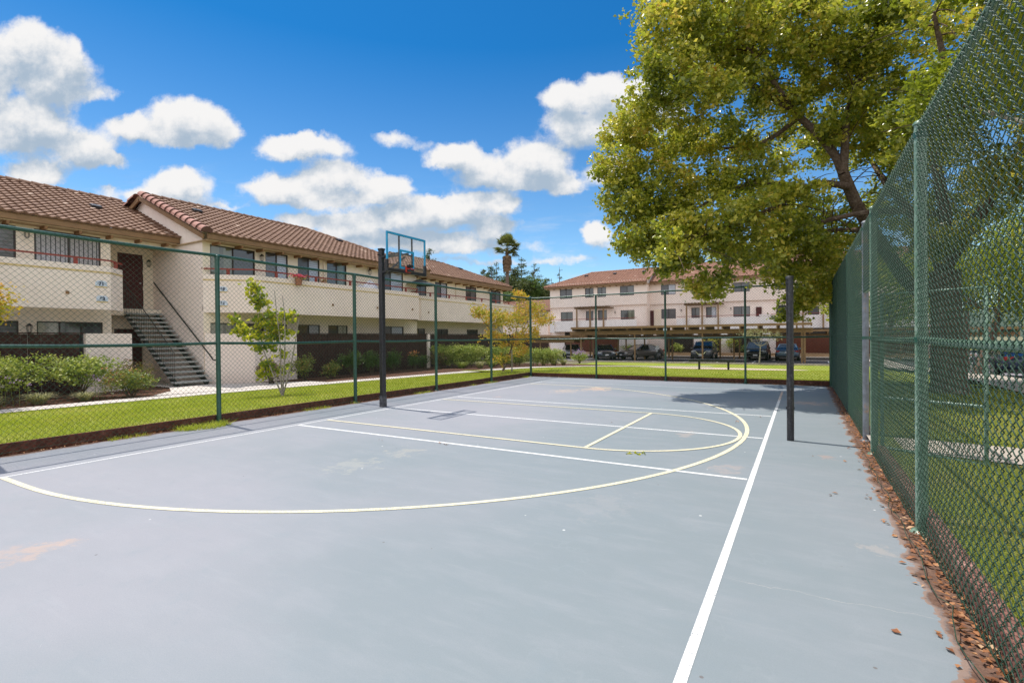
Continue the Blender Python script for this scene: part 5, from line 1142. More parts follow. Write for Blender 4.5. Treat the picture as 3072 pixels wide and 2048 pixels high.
# ---- the big tree behind the right fence, reaching over the far right of the court
def big_tree():
    root = thing('shade_tree', 'big yellow-green leafy tree with spreading limbs over the far right of the court', 'tree', (3.05,15.6,0))
    tb = MB(); rr = random.Random(5)
    F0 = Vector((2.95,15.5,3.0)); tb.tube([(3.05,15.62,-.2),(3.04,15.6,.25),(3.0,15.56,1.4),(2.97,15.52,2.3),F0], [.52,.36,.30,.29,.30], 14)
    tb.build('trunk', MT['bark'], root)
    P = lambda u, v, t: at(u, v, t)
    limbs = [([F0, P(2760,900,14.2), P(2650,740,13.9), P(2575,630,13.6), P(2530,520,13.4)], .20, .135),
             ([P(2530,520,13.4), P(2500,450,13.5), P(2380,330,13.6), P(2230,240,13.9), P(2120,150,14.3), P(2060,60,14.8)], .13, .03),
             ([P(2530,520,13.4), P(2535,430,13.3), P(2540,330,13.2), P(2600,180,13.0), P(2640,40,13.0)], .12, .04),
             ([P(2545,560,13.4), P(2460,545,13.0), P(2400,575,12.7), P(2330,620,12.4), P(2230,665,12.2), P(2130,700,12.1), P(2010,735,12.0)], .10, .025),
             ([P(2420,560,12.9), P(2340,550,13.2), P(2250,545,13.5), P(2160,590,13.6), P(2060,640,13.6), P(1930,640,13.6)], .075, .02),
             ([P(2400,350,13.6), P(2300,430,14.2), P(2180,450,14.6), P(2040,430,15.0), P(1900,400,15.2)], .07, .02),
             ([P(2380,330,13.6), P(2280,190,13.0), P(2200,100,12.8), P(2170,0,12.7)], .07, .03),
             ([P(2600,690,13.7), P(2480,690,14.6), P(2380,700,15.2), P(2280,760,15.8), P(2180,790,16)], .08, .02),
             ([F0, (2.9,15.0,4.2), (2.5,14.4,5.8), (2.7,13.9,7.0), (2.4,13.5,8.2)], .16, .03),
             ([F0, (3.6,15.8,4.4), (4.6,16.2,6), (5.4,16.5,7.6), (6,16.8,9)], .13, .03),
             ([F0, (3.5,14.6,4.3), (4.2,13.6,5.8), (4.6,12.4,7.2), (4.8,11.5,8.4)], .12, .03),
             ([F0, (2.7,16.8,4.4), (2.2,18.2,5.8), (1.9,19.4,7)], .17, .05),
             ([(2.9,15.0,4.2), (1.6,15.2,4.6), (.2,15.3,4.4), (-1.2,15.2,4.1)], .09, .03)]
    lb = MB(); ends = []
    for pts, ra, rb in limbs:
        pts = smooth_line3(pts); n = len(pts); lb.tube(pts, [ra+(rb-ra)*(i/(n-1)) for i in range(n)], 9); ends.append(pts)
    lb2 = MB()
    for pts in ends:                                                  # secondary twigs
        for _ in range(20):
            i = rr.randrange(len(pts)//4, len(pts)); p = pts[i]; d = Vector((rr.gauss(0,1), rr.gauss(0,1), rr.gauss(.1,.5))).normalized(); L = rr.uniform(.6,1.6)
            lb2.tube(bez(p, p+d*L*.5+Vector((0,0,.15)), p+d*L-Vector((0,0,.12)), 5), [.022,.016,.012,.008,.005], 5)
    lb.build('limbs', MT['bark'], root); lb2.build('twigs', MT['twig'], root)
    B = []                                                            # (u, v, distance, radius x/y/z, twigs)
    for (u, v, t, rx, rz, n) in (
        (2010,70,12.6,1.15,.9,60),(2130,60,12.4,1.3,1.,75),(2270,60,13.5,1.3,1.1,80),(2400,60,13.2,1.3,1.1,75),(2530,70,13,1.3,1.1,70),(2000,210,12.4,.9,.8,42),(2090,260,12.2,1.1,.8,50),(2230,210,13.6,1.2,.8,45),(2380,220,13.8,1.3,.9,50),(2520,230,14,1.3,.9,55),
        (1950,330,12.6,.85,.6,36),(1870,400,14.0,.75,.55,32),(1990,430,14,1.1,.7,52),(2140,400,14.4,1.1,.6,34),(2280,380,14.6,1.1,.7,30),(1850,520,13.6,.8,.7,44),(1880,620,13.3,.75,.65,42),(1990,560,13.6,1.,.7,46),(2110,560,13.8,1.,.6,30),(2250,520,14,1.,.6,26),
        (1930,730,12.9,.72,.50,40),(2030,690,12.6,.85,.5,38),(2150,700,12.5,.9,.5,36),(2000,800,12.6,.38,.28,13),(2080,780,12.5,.5,.3,10),(2090,850,12.4,.30,.2,6),(2180,830,12.4,.36,.2,7),(2120,880,12.4,.38,.15,8),(2260,760,12.6,.8,.4,20),(2350,700,13,.9,.6,38),
        (2330,830,13.6,.7,.4,26),(2440,760,13.8,.9,.6,44),(2560,740,15.5,1.1,.8,50),(2480,850,14.6,.8,.5,38),(2400,900,14.4,.6,.35,26),(2360,950,14.2,.35,.2,10),(2540,930,16.5,.8,.5,30),(2440,640,15.5,1.1,.8,46),(2300,620,15.6,1.,.6,30),(2560,400,14.6,1.1,.9,45),(2420,440,15.6,1.3,.8,44),
        (2650,330,13.5,1.2,.9,55),(2700,120,12.6,1.3,1.,60),(2780,420,14,1.3,1.,60),(2700,600,15.5,1.3,1.,50)):
        c = at(u, v, t); B.append(((c.x,c.y,c.z), (rx,rx*1.15,rz), n))
    B += [((3.5,12.8,4.6),(.9,1,.6),40),((4.2,11.6,5.2),(1,1,.7),40),((3.2,12.2,6.2),(1.1,1.1,.8),50),((2.2,12.6,5.6),(.9,.9,.7),35),((2.6,14.2,3.6),(.6,.8,.4),16),((3.6,12.6,8.2),(1.7,1.7,1.1),70),((4.6,15,8.6),(1.9,1.9,1.2),80),((2.6,18.6,7.2),(1.6,1.6,1.1),60),((5.6,17,7.6),(1.8,1.8,1.2),65),((4.8,12.2,6.6),(1.3,1.3,.9),45),((1.4,16.6,8.4),(1.9,1.9,1.2),20),((-.6,15.4,8.9),(2,1.8,1.1),14),((.6,13.4,9.6),(1.8,1.8,1.1),14),((5.5,14,5.2),(1.1,1.3,.9),40),((3.6,18.4,4.6),(1.1,1.1,.7),30)]
    for pts in ends[1:8]:                                             # leafy shoots along the limbs
        for j in range(len(pts)//3, len(pts), 2):
            p = pts[j]; B.append(((p.x+rr.gauss(0,.15), p.y-.35+rr.gauss(0,.25), p.z+rr.gauss(.05,.25)), (.5,.5,.38), 8))
    Pn = clumps(B, 52, .12, 1.2); Pn = Pn[(Pn[:,2] > 1.9)]
    leaves_mesh('crown', Pn, .104, MT['leaf_tree'], root, .66, .35, .5)
def smooth_line3(pts, it=2):
    pts = [Vector(p) for p in pts]
    for _ in range(it):
        q = [pts[0]]
        for a, b in zip(pts, pts[1:]): q += [a.lerp(b,.25), a.lerp(b,.75)]
        pts = q+[pts[-1]]
    return pts
big_tree()
# ---- nearer street tree whose crown hangs over the top right
def near_tree():
    root = thing('shade_tree', 'nearer green leafy tree behind the right fence with crown at the top right', 'tree', (4.3,8.6,0)); rr = random.Random(8)
    mb = MB(); F0 = Vector((4.1,8.7,2.5)); mb.tube([(4.35,8.6,-.2),(4.3,8.6,.3),(4.2,8.65,1.5),F0], [.34,.20,.16,.15], 12); mb.build('trunk', MT['bark_pale'], root)
    limbs = [([F0,(3.4,8.8,3.6),(2.9,8.9,4.9),(2.5,8.6,6.2),(1.9,8.2,7.3)],.09,.02),([F0,(4.3,9.4,3.8),(4.2,10.2,5.4),(3.8,11,7)],.09,.02),([F0,(5,8.3,3.6),(5.8,8.1,5),(6.4,8,6.4)],.08,.02),([F0,(3.8,7.8,3.7),(3.3,6.6,5.2),(2.8,5.6,6.4)],.07,.02),([(3.4,8.8,3.6),(2.9,10,4.5),(2.2,10.9,5.3)],.07,.02)]
    lb = MB(); tw = MB()
    for pts, ra, rb in limbs:
        pts = smooth_line3(pts); n = len(pts); lb.tube(pts, [ra+(rb-ra)*(i/(n-1)) for i in range(n)], 8)
        for _ in range(14):
            p = pts[rr.randrange(n//4, n)]; d = Vector((rr.gauss(0,1), rr.gauss(0,1), rr.gauss(.1,.5))).normalized(); L = rr.uniform(.5,1.3); tw.tube(bez(p, p+d*L*.5, p+d*L-Vector((0,0,.1)), 5), [.016,.012,.01,.007,.004], 5)
    lb.build('limbs', MT['bark_pale'], root); tw.build('twigs', MT['twig'], root)
    B = [((6.5,12,4.2),(1.8,1.8,1.2),70),((7.5,15,5),(2,2,1.4),80),((8.5,18,4),(2,2,1.3),70),((5.8,9.5,3.2),(1,1,.6),22),((6.8,11,6.5),(1.8,1.8,1.2),60),((5.4,19,5.5),(1.8,1.8,1.2),50),((6.5,22,4),(2,2,1.2),60),((8,12,6.5),(2.2,2.2,1.6),70),((9.5,16,6.5),(2.4,2.4,1.6),70),((6,7.5,5),(1.3,1.3,1),40),((7.5,9.5,4.2),(1.5,1.5,1.2),50),((2.0,8.2,7.0),(1.1,1.1,.9),45),((1.0,7.2,6.9),(.9,1.0,.6),34),((3.2,9.4,6.6),(1.3,1.3,1),55),((3.8,10.8,6.4),(1.3,1.3,1),50),((2.4,10.6,5.4),(.9,1,.7),30),((4.2,8.4,7.6),(1.4,1.4,1),55),((5.6,8.2,6.4),(1.4,1.4,1.1),50),((3.2,6.6,5.9),(1.1,1.1,.8),38),((2.4,5.6,6.3),(1,1,.7),32),((4.6,6.6,5.6),(1.2,1.2,.9),38),((2.6,8.4,4.9),(.8,.9,.6),24),((3.6,9.8,4.6),(.8,.8,.5),20),((5.2,10,5),(1.1,1.1,.8),32),((1.2,9.0,7.8),(1.1,1.1,.7),34),((1.2,5.6,7.2),(1.,1.,.6),30),((4.2,6.2,4.3),(.8,.8,.5),18)]
    leaves_mesh('crown', clumps(B, 46, .125, 1.5), .098, MT['leaf_tree2'], root, .62, .35)
near_tree()
def simple_tree(name, label, base, blobs, mat, leaf, trunk_r, n_per=16, spread=.2, group=None, bark='bark', dens=1.):
    root = thing(name, label, 'tree', base, group); b = Vector(base); top = max(blobs, key=lambda q: q[0][2])[0]
    mb = MB(); cz = sum(q[0][2] for q in blobs)/len(blobs); cx = sum(q[0][0] for q in blobs)/len(blobs); cy = sum(q[0][1] for q in blobs)/len(blobs)
    mid = Vector((cx,cy,b.z+(cz-b.z)*.6)); mb.tube([b-Vector((0,0,.3)), b+Vector((0,0,.15)), b.lerp(mid,.5), mid], [trunk_r*1.5,trunk_r,trunk_r*.85,trunk_r*.7], 10); mb.build('trunk', MT[bark], root)
    lb = MB()
    for (c, r, n) in blobs: lb.tube(bez(mid, (mid.x*.5+c[0]*.5, mid.y*.5+c[1]*.5, mid.z+.2), c, 6), [trunk_r*.5,trunk_r*.4,trunk_r*.32,trunk_r*.25,trunk_r*.18,trunk_r*.1], 6)
    lb.build('limbs', MT[bark], root); leaves_mesh('crown', clumps(blobs, n_per, spread, dens), leaf, MT[mat], root, .6, .2); return root
# street trees glimpsed through the right fence
for i, (x, y, h, lab, m_) in enumerate(((6.6,12.5,5.2,'leafy green tree behind the nearer street tree','leaf_tree2'),(7.4,18.5,6,'second leafy street tree behind the right fence','leaf_tree'),(5.6,24.5,5.5,'third leafy street tree behind the right fence','leaf_tree2'),(8.6,40,6.5,'round green street tree beyond the gate path','leaf_tree2'),(20.5,33,7.5,'large dark green tree across the street','leaf_dark'),(21,52,8,'tall yellow-green tree far across the street','leaf_tree'),(3.6,34.0,5.6,'small leafy tree at the right end of the far lawn','leaf_tree2'),(22.5,20,7.5,'broad green tree on the far verge of the street','leaf_tree2'),(10.5,66,8,'dense green tree at the far end of the street','leaf_dark'))):
    rr = random.Random(i+20); B = [((x+rr.uniform(-1.6,1.6), y+rr.uniform(-1.6,1.6), h*rr.uniform(.48,.95)), (h*.24,h*.24,h*.17), 60) for _ in range(9)]
    simple_tree('street_tree', lab, (x,y,-.4 if y > 26 else .05), B, m_, .17 if y > 26 else .12, .16, 13 if y > 26 else 20, .3 if y > 26 else .22)
# ---- lime-leaved sapling on the left lawn
def sapling():
    c = Vector((-11.55,8.15,.06)); root = thing('sapling', 'slender multi-stem sapling with yellow-green leaves on the left lawn', 'tree', tuple(c)); rr = random.Random(2)
    stems = [[c,c+Vector((-.10,.02,.5)),c+Vector((-.12,.05,1.3)),c+Vector((-.28,.05,2.2)),c+Vector((-.42,.1,2.75))],[c,c+Vector((.06,0,.6)),c+Vector((.10,.02,1.4)),c+Vector((.06,.05,2.1)),c+Vector((-.10,.1,2.6))],
             [c,c+Vector((-.25,-.1,.6)),c+Vector((-.5,-.18,1.2)),c+Vector((-.75,-.3,1.75))],[c,c+Vector((.2,.08,.7)),c+Vector((.32,.15,1.35)),c+Vector((.42,.2,2.0))]]
    mb = MB()
    for s in stems: s = smooth_line3(s); n = len(s); mb.tube(s, [.024-.017*i/(n-1) for i in range(n)], 7)
    mb.build('stems', MT['bark_pale'], root)
    B = []
    for (u, v, t, r, rz, n) in ((762,860,13.4,.17,.14,10),(775,905,13.4,.22,.2,15),(800,960,13.3,.28,.24,20),(820,1000,13.3,.26,.2,16),(730,985,13.2,.24,.13,10),(705,955,13.2,.10,.08,3),(775,1010,13.2,.26,.14,10),(858,945,13.4,.18,.12,8),(850,1000,13.4,.2,.12,6),(800,1040,13.3,.3,.14,8),(795,1090,13.3,.24,.12,6),(800,1120,13.2,.22,.12,7),(850,1110,13.3,.2,.1,5),(860,1060,13.4,.2,.15,4)):
        q = at(u, v, t*.985); B.append(((q.x,q.y,q.z),(r,r,rz),n))
    leaves_mesh('leaves', clumps(B, 12, .075, 1.15), .12, MT['leaf_sapling'], root, .72, .5)
sapling()
# ---- orange-tipped young trees
def at_x(u, v, X): r = ray(u, v); return Vector((0,0,CH))+r*(X/r.x)
def blobs_px(lst, X=None): 
    out = []
    for (u, v, r, rz, n) in lst: q = at_x(u, v, X); out.append(((q.x,q.y,q.z),(r,r,rz),n))
    return out
X0 = -12.0; g = ground(1510, 1118, .05)
X0 = g.x
simple_tree('young_tree', 'young tree with orange-yellow leaves outside the far left fence corner', (g.x,g.y,.02), blobs_px([(1560,890,.35,.3,16),(1590,930,.75,.4,46),(1540,960,.85,.45,60),(1480,950,.6,.3,30),(1430,935,.38,.2,16),(1580,1000,.7,.4,40),(1520,1020,.7,.35,36),(1630,960,.5,.3,24),(1470,1010,.4,.25,12),(1560,1050,.55,.25,16),(1510,1075,.5,.2,12)], X0), 'leaf_orange', .10, .05, 20, .11, dens=1.15)
stk = thing('tree_stake', 'thin wooden tree stake beside the orange-leaved young tree', 'stake', (g.x+.4,g.y,0)); mb = MB(); mb.tube([(g.x+.42,g.y,-.1),(g.x+.42,g.y,1.0)], .03, 6); mb.build('stake', MT['bark_pale'], stk); mb = MB(); mb.beam((g.x,g.y,.85),(g.x+.42,g.y,.85), .03,.015); mb.build('tie', MT['blackplastic'], stk)
simple_tree('young_tree', 'orange-leaved young tree cut off by the left edge of the picture', (-16.2,3.6,.0), [((-16.2,3.9,2.6),(.55,.5,.3),34),((-16.1,4.1,2.25),(.5,.45,.25),26),((-16.3,3.4,3.0),(.6,.6,.35),30),((-16.2,3.3,2.3),(.6,.6,.3),24)], 'leaf_orange', .09, .05, 14, .12)
g = ground(2278, 1090, -.55)
simple_tree('small_tree', 'thin white-stemmed small tree with sparse brownish leaves by the carport', (g.x,g.y,-.6), [((g.x+dx,g.y,1.5+z_),(.55,.5,.22),12) for dx, z_ in ((-.9,.15),(-.3,.35),(.3,.3),(.9,.05),(.0,.0),(-.6,-.05),(1.1,-.1))], 'blade', .10, .055, 9, .12, bark='bark_pale')
# ---- shrubs
def shrub(name, label, c, r, n, mat, leaf, group=None, flowers=None, lobes=7, per=14, spread=.07, stems=True, cat='shrub', low=0.25):
    root = thing(name, label, cat, (c[0],c[1],c[2]), group); rr = random.Random(int(abs(c[0]*77+c[1]*31))); B = []
    for i in range(lobes):
        a = rr.uniform(0,6.28); q = rr.uniform(.1,.62); B.append(((c[0]+math.cos(a)*r[0]*q, c[1]+math.sin(a)*r[1]*q, c[2]+r[2]*rr.uniform(low+.25,.78)), (r[0]*.5,r[1]*.5,r[2]*.34), max(2,n//lobes)))
    Pn = clumps(B, per, spread); Pn = Pn[Pn[:,2] > c[2]+.02]; leaves_mesh('foliage', Pn, leaf, mat if not isinstance(mat, str) else MT[mat], root, .5)
    if stems:
        mb = MB()
        for b in B: mb.tube(bez((c[0]+rr.uniform(-.08,.08),c[1]+rr.uniform(-.08,.08),c[2]-.05), ((c[0]+b[0][0])/2,(c[1]+b[0][1])/2,c[2]+r[2]*.3), b[0], 5), [.022,.018,.014,.010,.006], 5)
        mb.build('stems', MT['twig'], root)
    if flowers:
        P = clumps([((b[0][0],b[0][1],b[0][2]+r[2]*.32),(r[0]*.5,r[1]*.5,r[2]*.15),max(1,int(flowers[1]/lobes))) for b in B], 5, .05); leaves_mesh('blooms', P, flowers[2], MT[flowers[0]], root, .8)
    return root
def tuft(label, c, r, h, mat='blade', n=260, group='grass tufts along the planting bed'):
    root = thing('grass_tuft', label, 'plant', c, group); V = []; F = []; rr = random.Random(int(abs(c[0]*91+c[1]*17)))
    for i in range(n):
        a = rr.uniform(0,6.28); q = rr.random()**.5; b = Vector((c[0]+math.cos(a)*r*.25*q, c[1]+math.sin(a)*r*.25*q, c[2])); o = Vector((math.cos(a), math.sin(a), 0)); s = Vector((-o.y,o.x,0))*.006; L = h*rr.uniform(.6,1.1)
        m_ = b+o*r*.45*q+Vector((0,0,L*.75)); t = b+o*r*(.6+.5*q)+Vector((0,0,L*(1-.45*q))); k_ = len(V); V += [b-s,b+s,m_+s*.8,m_-s*.8,t]; F += [(k_,k_+1,k_+2),(k_,k_+2,k_+3),(k_+3,k_+2,k_+4)]
    np_mesh('blades', [tuple(v) for v in V], F, MT[mat], root); return root
def sg(u, v, z=0.): q = ground(u, v, z); return q
q = sg(60,1215); shrub('shrub', 'broad pale green shrub at the left edge of the planting bed', (-17.0,4.4,0), (.95,1.0,1.15), 240, 'leaf_hedge', .075, 'pale green shrubs by the left balcony', lobes=9)
shrub('shrub', 'pale green shrub with bare forked stems in front of the short white wall', (-16.75,5.75,0), (.9,.95,1.12), 240, 'leaf_hedge', .075, 'pale green shrubs by the left balcony', lobes=9, low=.35)
shrub('shrub', 'low spreading green shrub with burgundy tips left of the staircase foot', (-15.75,6.55,0), (.75,.85,.72), 230, 'leaf_burg', .065, lobes=9, flowers=('orangef',3,.05))
shrub('shrub', 'dark reddish shrub crouching behind the burgundy-tipped one', (-17.1,7.15,0), (.55,.6,.9), 90, 'leaf_red', .06, lobes=7)
tuft('pale grass tuft nearest the left edge of the picture', (-15.75,3.75,0), .42, .36); tuft('pale grass tuft below the gap between the two pale green shrubs', (-16.1,4.75,0), .42, .34); tuft('straw-coloured grass tuft beside the burgundy-tipped shrub', (-15.9,5.6,0), .34, .28)
def stalks(label, c, n=9, h=.62):
    root = thing('flower_stalks', label, 'flowers', c); rr = random.Random(int(abs(c[1]*100))); mb = MB(); P = []
    for i in range(n):
        b = Vector(c)+Vector((rr.uniform(-.35,.35), rr.uniform(-.35,.35), 0)); t = b+Vector((rr.uniform(-.08,.08), rr.uniform(-.08,.08), h*rr.uniform(.8,1.2))); mb.tube([b,t], .004, 4); P += [[t.x+rr.gauss(0,.03), t.y+rr.gauss(0,.03), t.z+rr.gauss(0,.02)] for _ in range(9)]
    mb.build('stalks', MT['blade_green'], root); leaves_mesh('blooms', P, .035, MT['purple'], root, .8)
stalks('mauve flower heads on thin stalks in front of the leftmost shrub', (-16.15,4.15,0)); stalks('mauve flower heads on thin stalks beside the straw-coloured tuft', (-16.2,5.95,0))
for (lab, c, r, n, m_, fl) in (('rounded brown-leaved shrub at the foot of the pink patio wall', (-15.8,10.75,0), (.62,.7,.85), 120, 'leaf_red', None),
        ('dark green and red shrub at the end of the pink patio wall', (-16.0,12.25,0), (.55,.6,.90), 110, 'leaf_burg', None),
        ('small round red-tinted shrub against the brown boards', (-15.9,13.3,0), (.42,.45,.62), 70, 'leaf_burg', None),
        ('first upright dark green shrub against the brown boards', (-16.1,14.5,0), (.5,.6,1.05), 130, 'leaf_dark', None), ('second upright dark green shrub left of the hoop pole', (-16.1,15.65,0), (.5,.6,1.05), 130, 'leaf_dark', None), ('third upright dark green shrub right of the hoop pole', (-16.1,17.0,0), (.5,.65,1.02), 130, 'leaf_dark', None),
        ('dark shrub with a peach-coloured blooming top', (-16.0,18.35,0), (.42,.45,.85), 70, 'leaf_dark', ('orangef',16,.07)), ('slim dark shrub beside the pale fence post', (-16.1,19.2,0), (.35,.4,.7), 50, 'leaf_dark', None), ('rusty brown twiggy shrub left of the clipped hedge', (-16.0,20.1,0), (.45,.5,.8), 80, 'leaf_red', None)):
    shrub('shrub', lab, c, r, n, m_, .07, flowers=fl)
for (lab, x0, y0, x1, y1, h, k_) in (('long clipped pale green hedge behind the left fence, nearer half', -16.2,20.6,-15.5,22.9,1.25,7),('clipped pale green hedge behind the orange-leaved tree', -15.2,23.9,-14.7,26.2,1.15,7),('rounded green hedge end by the silver parked car', -14.3,27.2,-13.7,29.2,1.1,6)):
    root = thing('hedge', lab, 'hedge', ((x0+x1)/2,(y0+y1)/2,tz(0,(y0+y1)/2))); B = []
    for i in range(k_):
        t = i/(k_-1); zc = tz(0, y0+(y1-y0)*t); B += [((x0+(x1-x0)*t, y0+(y1-y0)*t, zc+h*.72), (.62,.5,h*.26), 60), ((x0+(x1-x0)*t, y0+(y1-y0)*t, zc+h*.40), (.66,.5,h*.30), 40)]
    leaves_mesh('foliage', clumps(B, 12, .08), .085, MT['leaf_hedge'], root, .55); mb = MB()
    for b in B[::2]: mb.tube([(b[0][0],b[0][1],b[0][2]-h*.8),(b[0][0]+.1,b[0][1],b[0][2]-.1)], .02, 5)
    mb.build('stems', MT['twig'], root)
for (lab, u, v, r) in (('patch of mauve flowers below the clipped hedge', 1395,1085,.55),('second patch of mauve flowers nearer the orange-leaved tree', 1440,1090,.35),('mauve flowers at the foot of the rounded hedge end', 1660,1062,.6)):
    q = sg(u, v, tz(0,24)); shrub('flower_patch', lab, (q.x,q.y,tz(q.x,q.y)), (r,r,.42), 40, 'leaf_dark', .06, flowers=('purple',46,.05), cat='flowers', lobes=6)
for (lab, u, v, r, m_) in (('bright green grass clump under the clipped hedge', 1385,1112,.55,'blade_green'),('straw grass tuft between the green clumps', 1440,1112,.42,'blade'),('green grass clump just left of the orange-leaved tree', 1475,1106,.5,'blade_green'),('straw tuft right of the far corner post', 1630,1088,.4,'blade'),('second straw tuft right of the far corner post', 1662,1087,.4,'blade'),('third straw tuft right of the far corner post', 1690,1085,.4,'blade')):
    q = sg(u, v, tz(0,26)); tuft(lab, (q.x,q.y,tz(q.x,q.y)), r, .42, m_, 300)
q = sg(1738,1082,-.4); shrub('shrub', 'rounded bush with mauve flowers in front of the parked sedans', (q.x,q.y,tz(q.x,q.y)), (1.05,.9,.95), 170, 'leaf_hedge', .08, flowers=('purple',90,.07), lobes=9)
for (lab, x, y, r, h, m_) in (('low yellow-green hedge against the far white wall', -17.3,55.9,1.9,.9,'leaf_hedge'),('yellow-green bush right of the far stairs', -11.6,55.9,1.0,1.0,'leaf_hedge'),('large leafy bush behind the charcoal SUV', -8.3,55.8,1.5,1.7,'leaf_tree'),('green bush between the two SUVs', -6.3,55.9,.9,1.6,'leaf_tree2'),('low dark bush left of the black SUV', -5.0,55.9,.7,.9,'leaf_dark')):
    shrub('shrub', lab, (x,y,-.3), (r,.6,h), 70, m_, .12, lobes=7, per=12, spread=.12)
# flowers and clutter on the balcony
petals('flower_pot', 'bright magenta flowers spilling over the balcony edge', 'flowers', (-16.85,12.65,3.98), .12,.42,.10, 130, .075, MT['pinkf'], MT['leaf_tree2'])
petals('flower_pot', 'small orange flowers on the balcony below the third window', 'flowers', (-17.15,14.05,3.98), .10,.22,.09, 60, .06, MT['orangef'], MT['leaf_tree2'])
def heap(label, c, rx, ry, rz, seed):
    rr = random.Random(seed); V = []; n, m_ = 22, 9
    for j in range(m_):
        for i in range(n):
            a = 2*math.pi*i/n; t = j/(m_-1); rad = 1-t**1.6; k_ = 1+.22*math.sin(3*a+seed)+.12*math.sin(7*a); V.append((c[0]+rx*rad*k_*math.cos(a), c[1]+ry*rad*k_*math.sin(a), c[2]+rz*t*(1+.25*math.sin(5*a+3*t))))
    mb = MB(); mb.add(V, [(j*n+i, j*n+(i+1)%n, (j+1)*n+(i+1)%n, (j+1)*n+i) for j in range(m_-1) for i in range(n)], 0, True); return tag(mb.build('covered_furniture', MT['cloth']), label, 'covered furniture')
heap('crumpled white cover over furniture on the long balcony', (-17.5,17.0,3.55), .35,.75,.62, 1); heap('small crumpled white cloth at the balcony edge', (-17.15,16.05,3.7), .15,.30,.24, 4)
um = thing('parasol', 'folded-down dark patio parasol near the far end of the long balcony', 'parasol', (-17.9,21.0,2.6)); mb = MB(); mb.tube([(-17.9,21.0,2.6),(-17.9,21.0,4.75)], .02, 6); mb.build('pole', MT['blackrail'], um)
mb = MB(); vs = [(-17.9,21.0,4.75)]+[(-17.9+.95*math.cos(a), 21.0+.95*math.sin(a), 4.42) for a in [2*math.pi*i/8 for i in range(8)]]; mb.add(vs, [(0,1+i,1+(i+1)%8) for i in range(8)]); mb.build('canopy', MT['slate_u'], um)
# ---- fan palm
def palm():
    top = at(1521, 745, 78); b = Vector((top.x,top.y,-.6)); root = thing('fan_palm', 'tall fan palm with a skirt of dead fronds above the roofs', 'palm tree', tuple(b)); rr = random.Random(4)
    mb = MB(); mb.tube([b, b.lerp(top,.3), b.lerp(top,.75), top], [.42,.32,.27,.25], 12); mb.build('trunk', MT['bark'], root)
    def fan(c, d, L, rad, n, V, F):
        d = d.normalized(); s = d.cross(Vector((0,0,1))); s = s.normalized() if s.length > .1 else Vector((1,0,0)); u = s.cross(d); tip = c+d*L
        k_ = len(V); V += [tuple(c-s*.03), tuple(c+s*.03), tuple(tip)]; F.append((k_,k_+1,k_+2))
        for i in range(n):
            a = -1.25+2.5*i/(n-1); q = tip+(d*math.cos(a)+s*math.sin(a))*rad*(1-.1*abs(a))-Vector((0,0,rad*.22*abs(a)+rr.uniform(0,.1))); w = (s*math.cos(a)-d*math.sin(a))*.07; m_ = tip.lerp(q,.55)+u*.05
            k_ = len(V); V += [tuple(tip), tuple(m_-w), tuple(q), tuple(m_+w)]; F += [(k_,k_+1,k_+2),(k_,k_+2,k_+3)]
    V = []; F = []
    for i in range(62):
        a = rr.uniform(0,6.28); e = rr.uniform(-.55,1.4); fan(top+Vector((0,0,.1)), Vector((math.cos(a)*math.cos(e), math.sin(a)*math.cos(e), math.sin(e))), rr.uniform(.8,1.4), rr.uniform(1.0,1.35), 15, V, F)
    np_mesh('fronds', V, F, MT['frond'], root); V = []; F = []
    for i in range(90):
        a = rr.uniform(0,6.28); z = rr.uniform(-2.6,-.4); w_ = 1+z*.22; fan(top+Vector((math.cos(a)*.3,math.sin(a)*.3,z)), Vector((math.cos(a)*.42*w_,math.sin(a)*.42*w_,-1)), rr.uniform(.4,.9), .6, 7, V, F)
    np_mesh('dead_fronds', V, F, MT['deadfrond'], root)
palm()
# ---- conifers beyond the roofs
def conifer(label, u, vtop, t, width, mat='needle', sparse=.0, vbase=None, seed=0):
    top = at(u, vtop, t); b = Vector((top.x,top.y,-1)); H = top.z+1; root = thing('conifer', label, 'tree', tuple(b), 'conifers beyond the roofs'); rr = random.Random(seed)
    mb = MB(); mb.tube([b, b.lerp(top,.5), top], [.32,.2,.03], 8); mb.build('trunk', MT['bark'], root); P = []; br = MB(); z = .22*H
    while z < H*.985:
        f = (z/H); R_ = width*1.25*(1-f)**.52*(1+.4*rr.uniform(-1,1))+.10
        for k_ in range(5 if sparse < .5 else 3):
            a = rr.uniform(0,6.28); e = b+Vector((math.cos(a)*R_, math.sin(a)*R_, z-R_*rr.uniform(.0,.28)+ (R_*.1))); c = b+Vector((0,0,z)); br.tube([c,e], [.05,.012], 4, caps=False)
            if rr.random() < sparse*.6: continue
            n = int(60*(1-sparse*.5)*max(.3,R_/width*1.3)); ts = np.array([rr.uniform(.25,1.05) for _ in range(n)])[:,None]; P.append(np.array(c)+(np.array(e)-np.array(c))*ts+RNG.normal(size=(n,3))*np.array([.22,.22,.16]))
        z += H*.028*(1+sparse*.6)*rr.uniform(.7,1.4)
    br.build('branches', MT['twig'], root); leaves_mesh('crown', np.concatenate(P), .34, MT[mat], root, .45, .2)
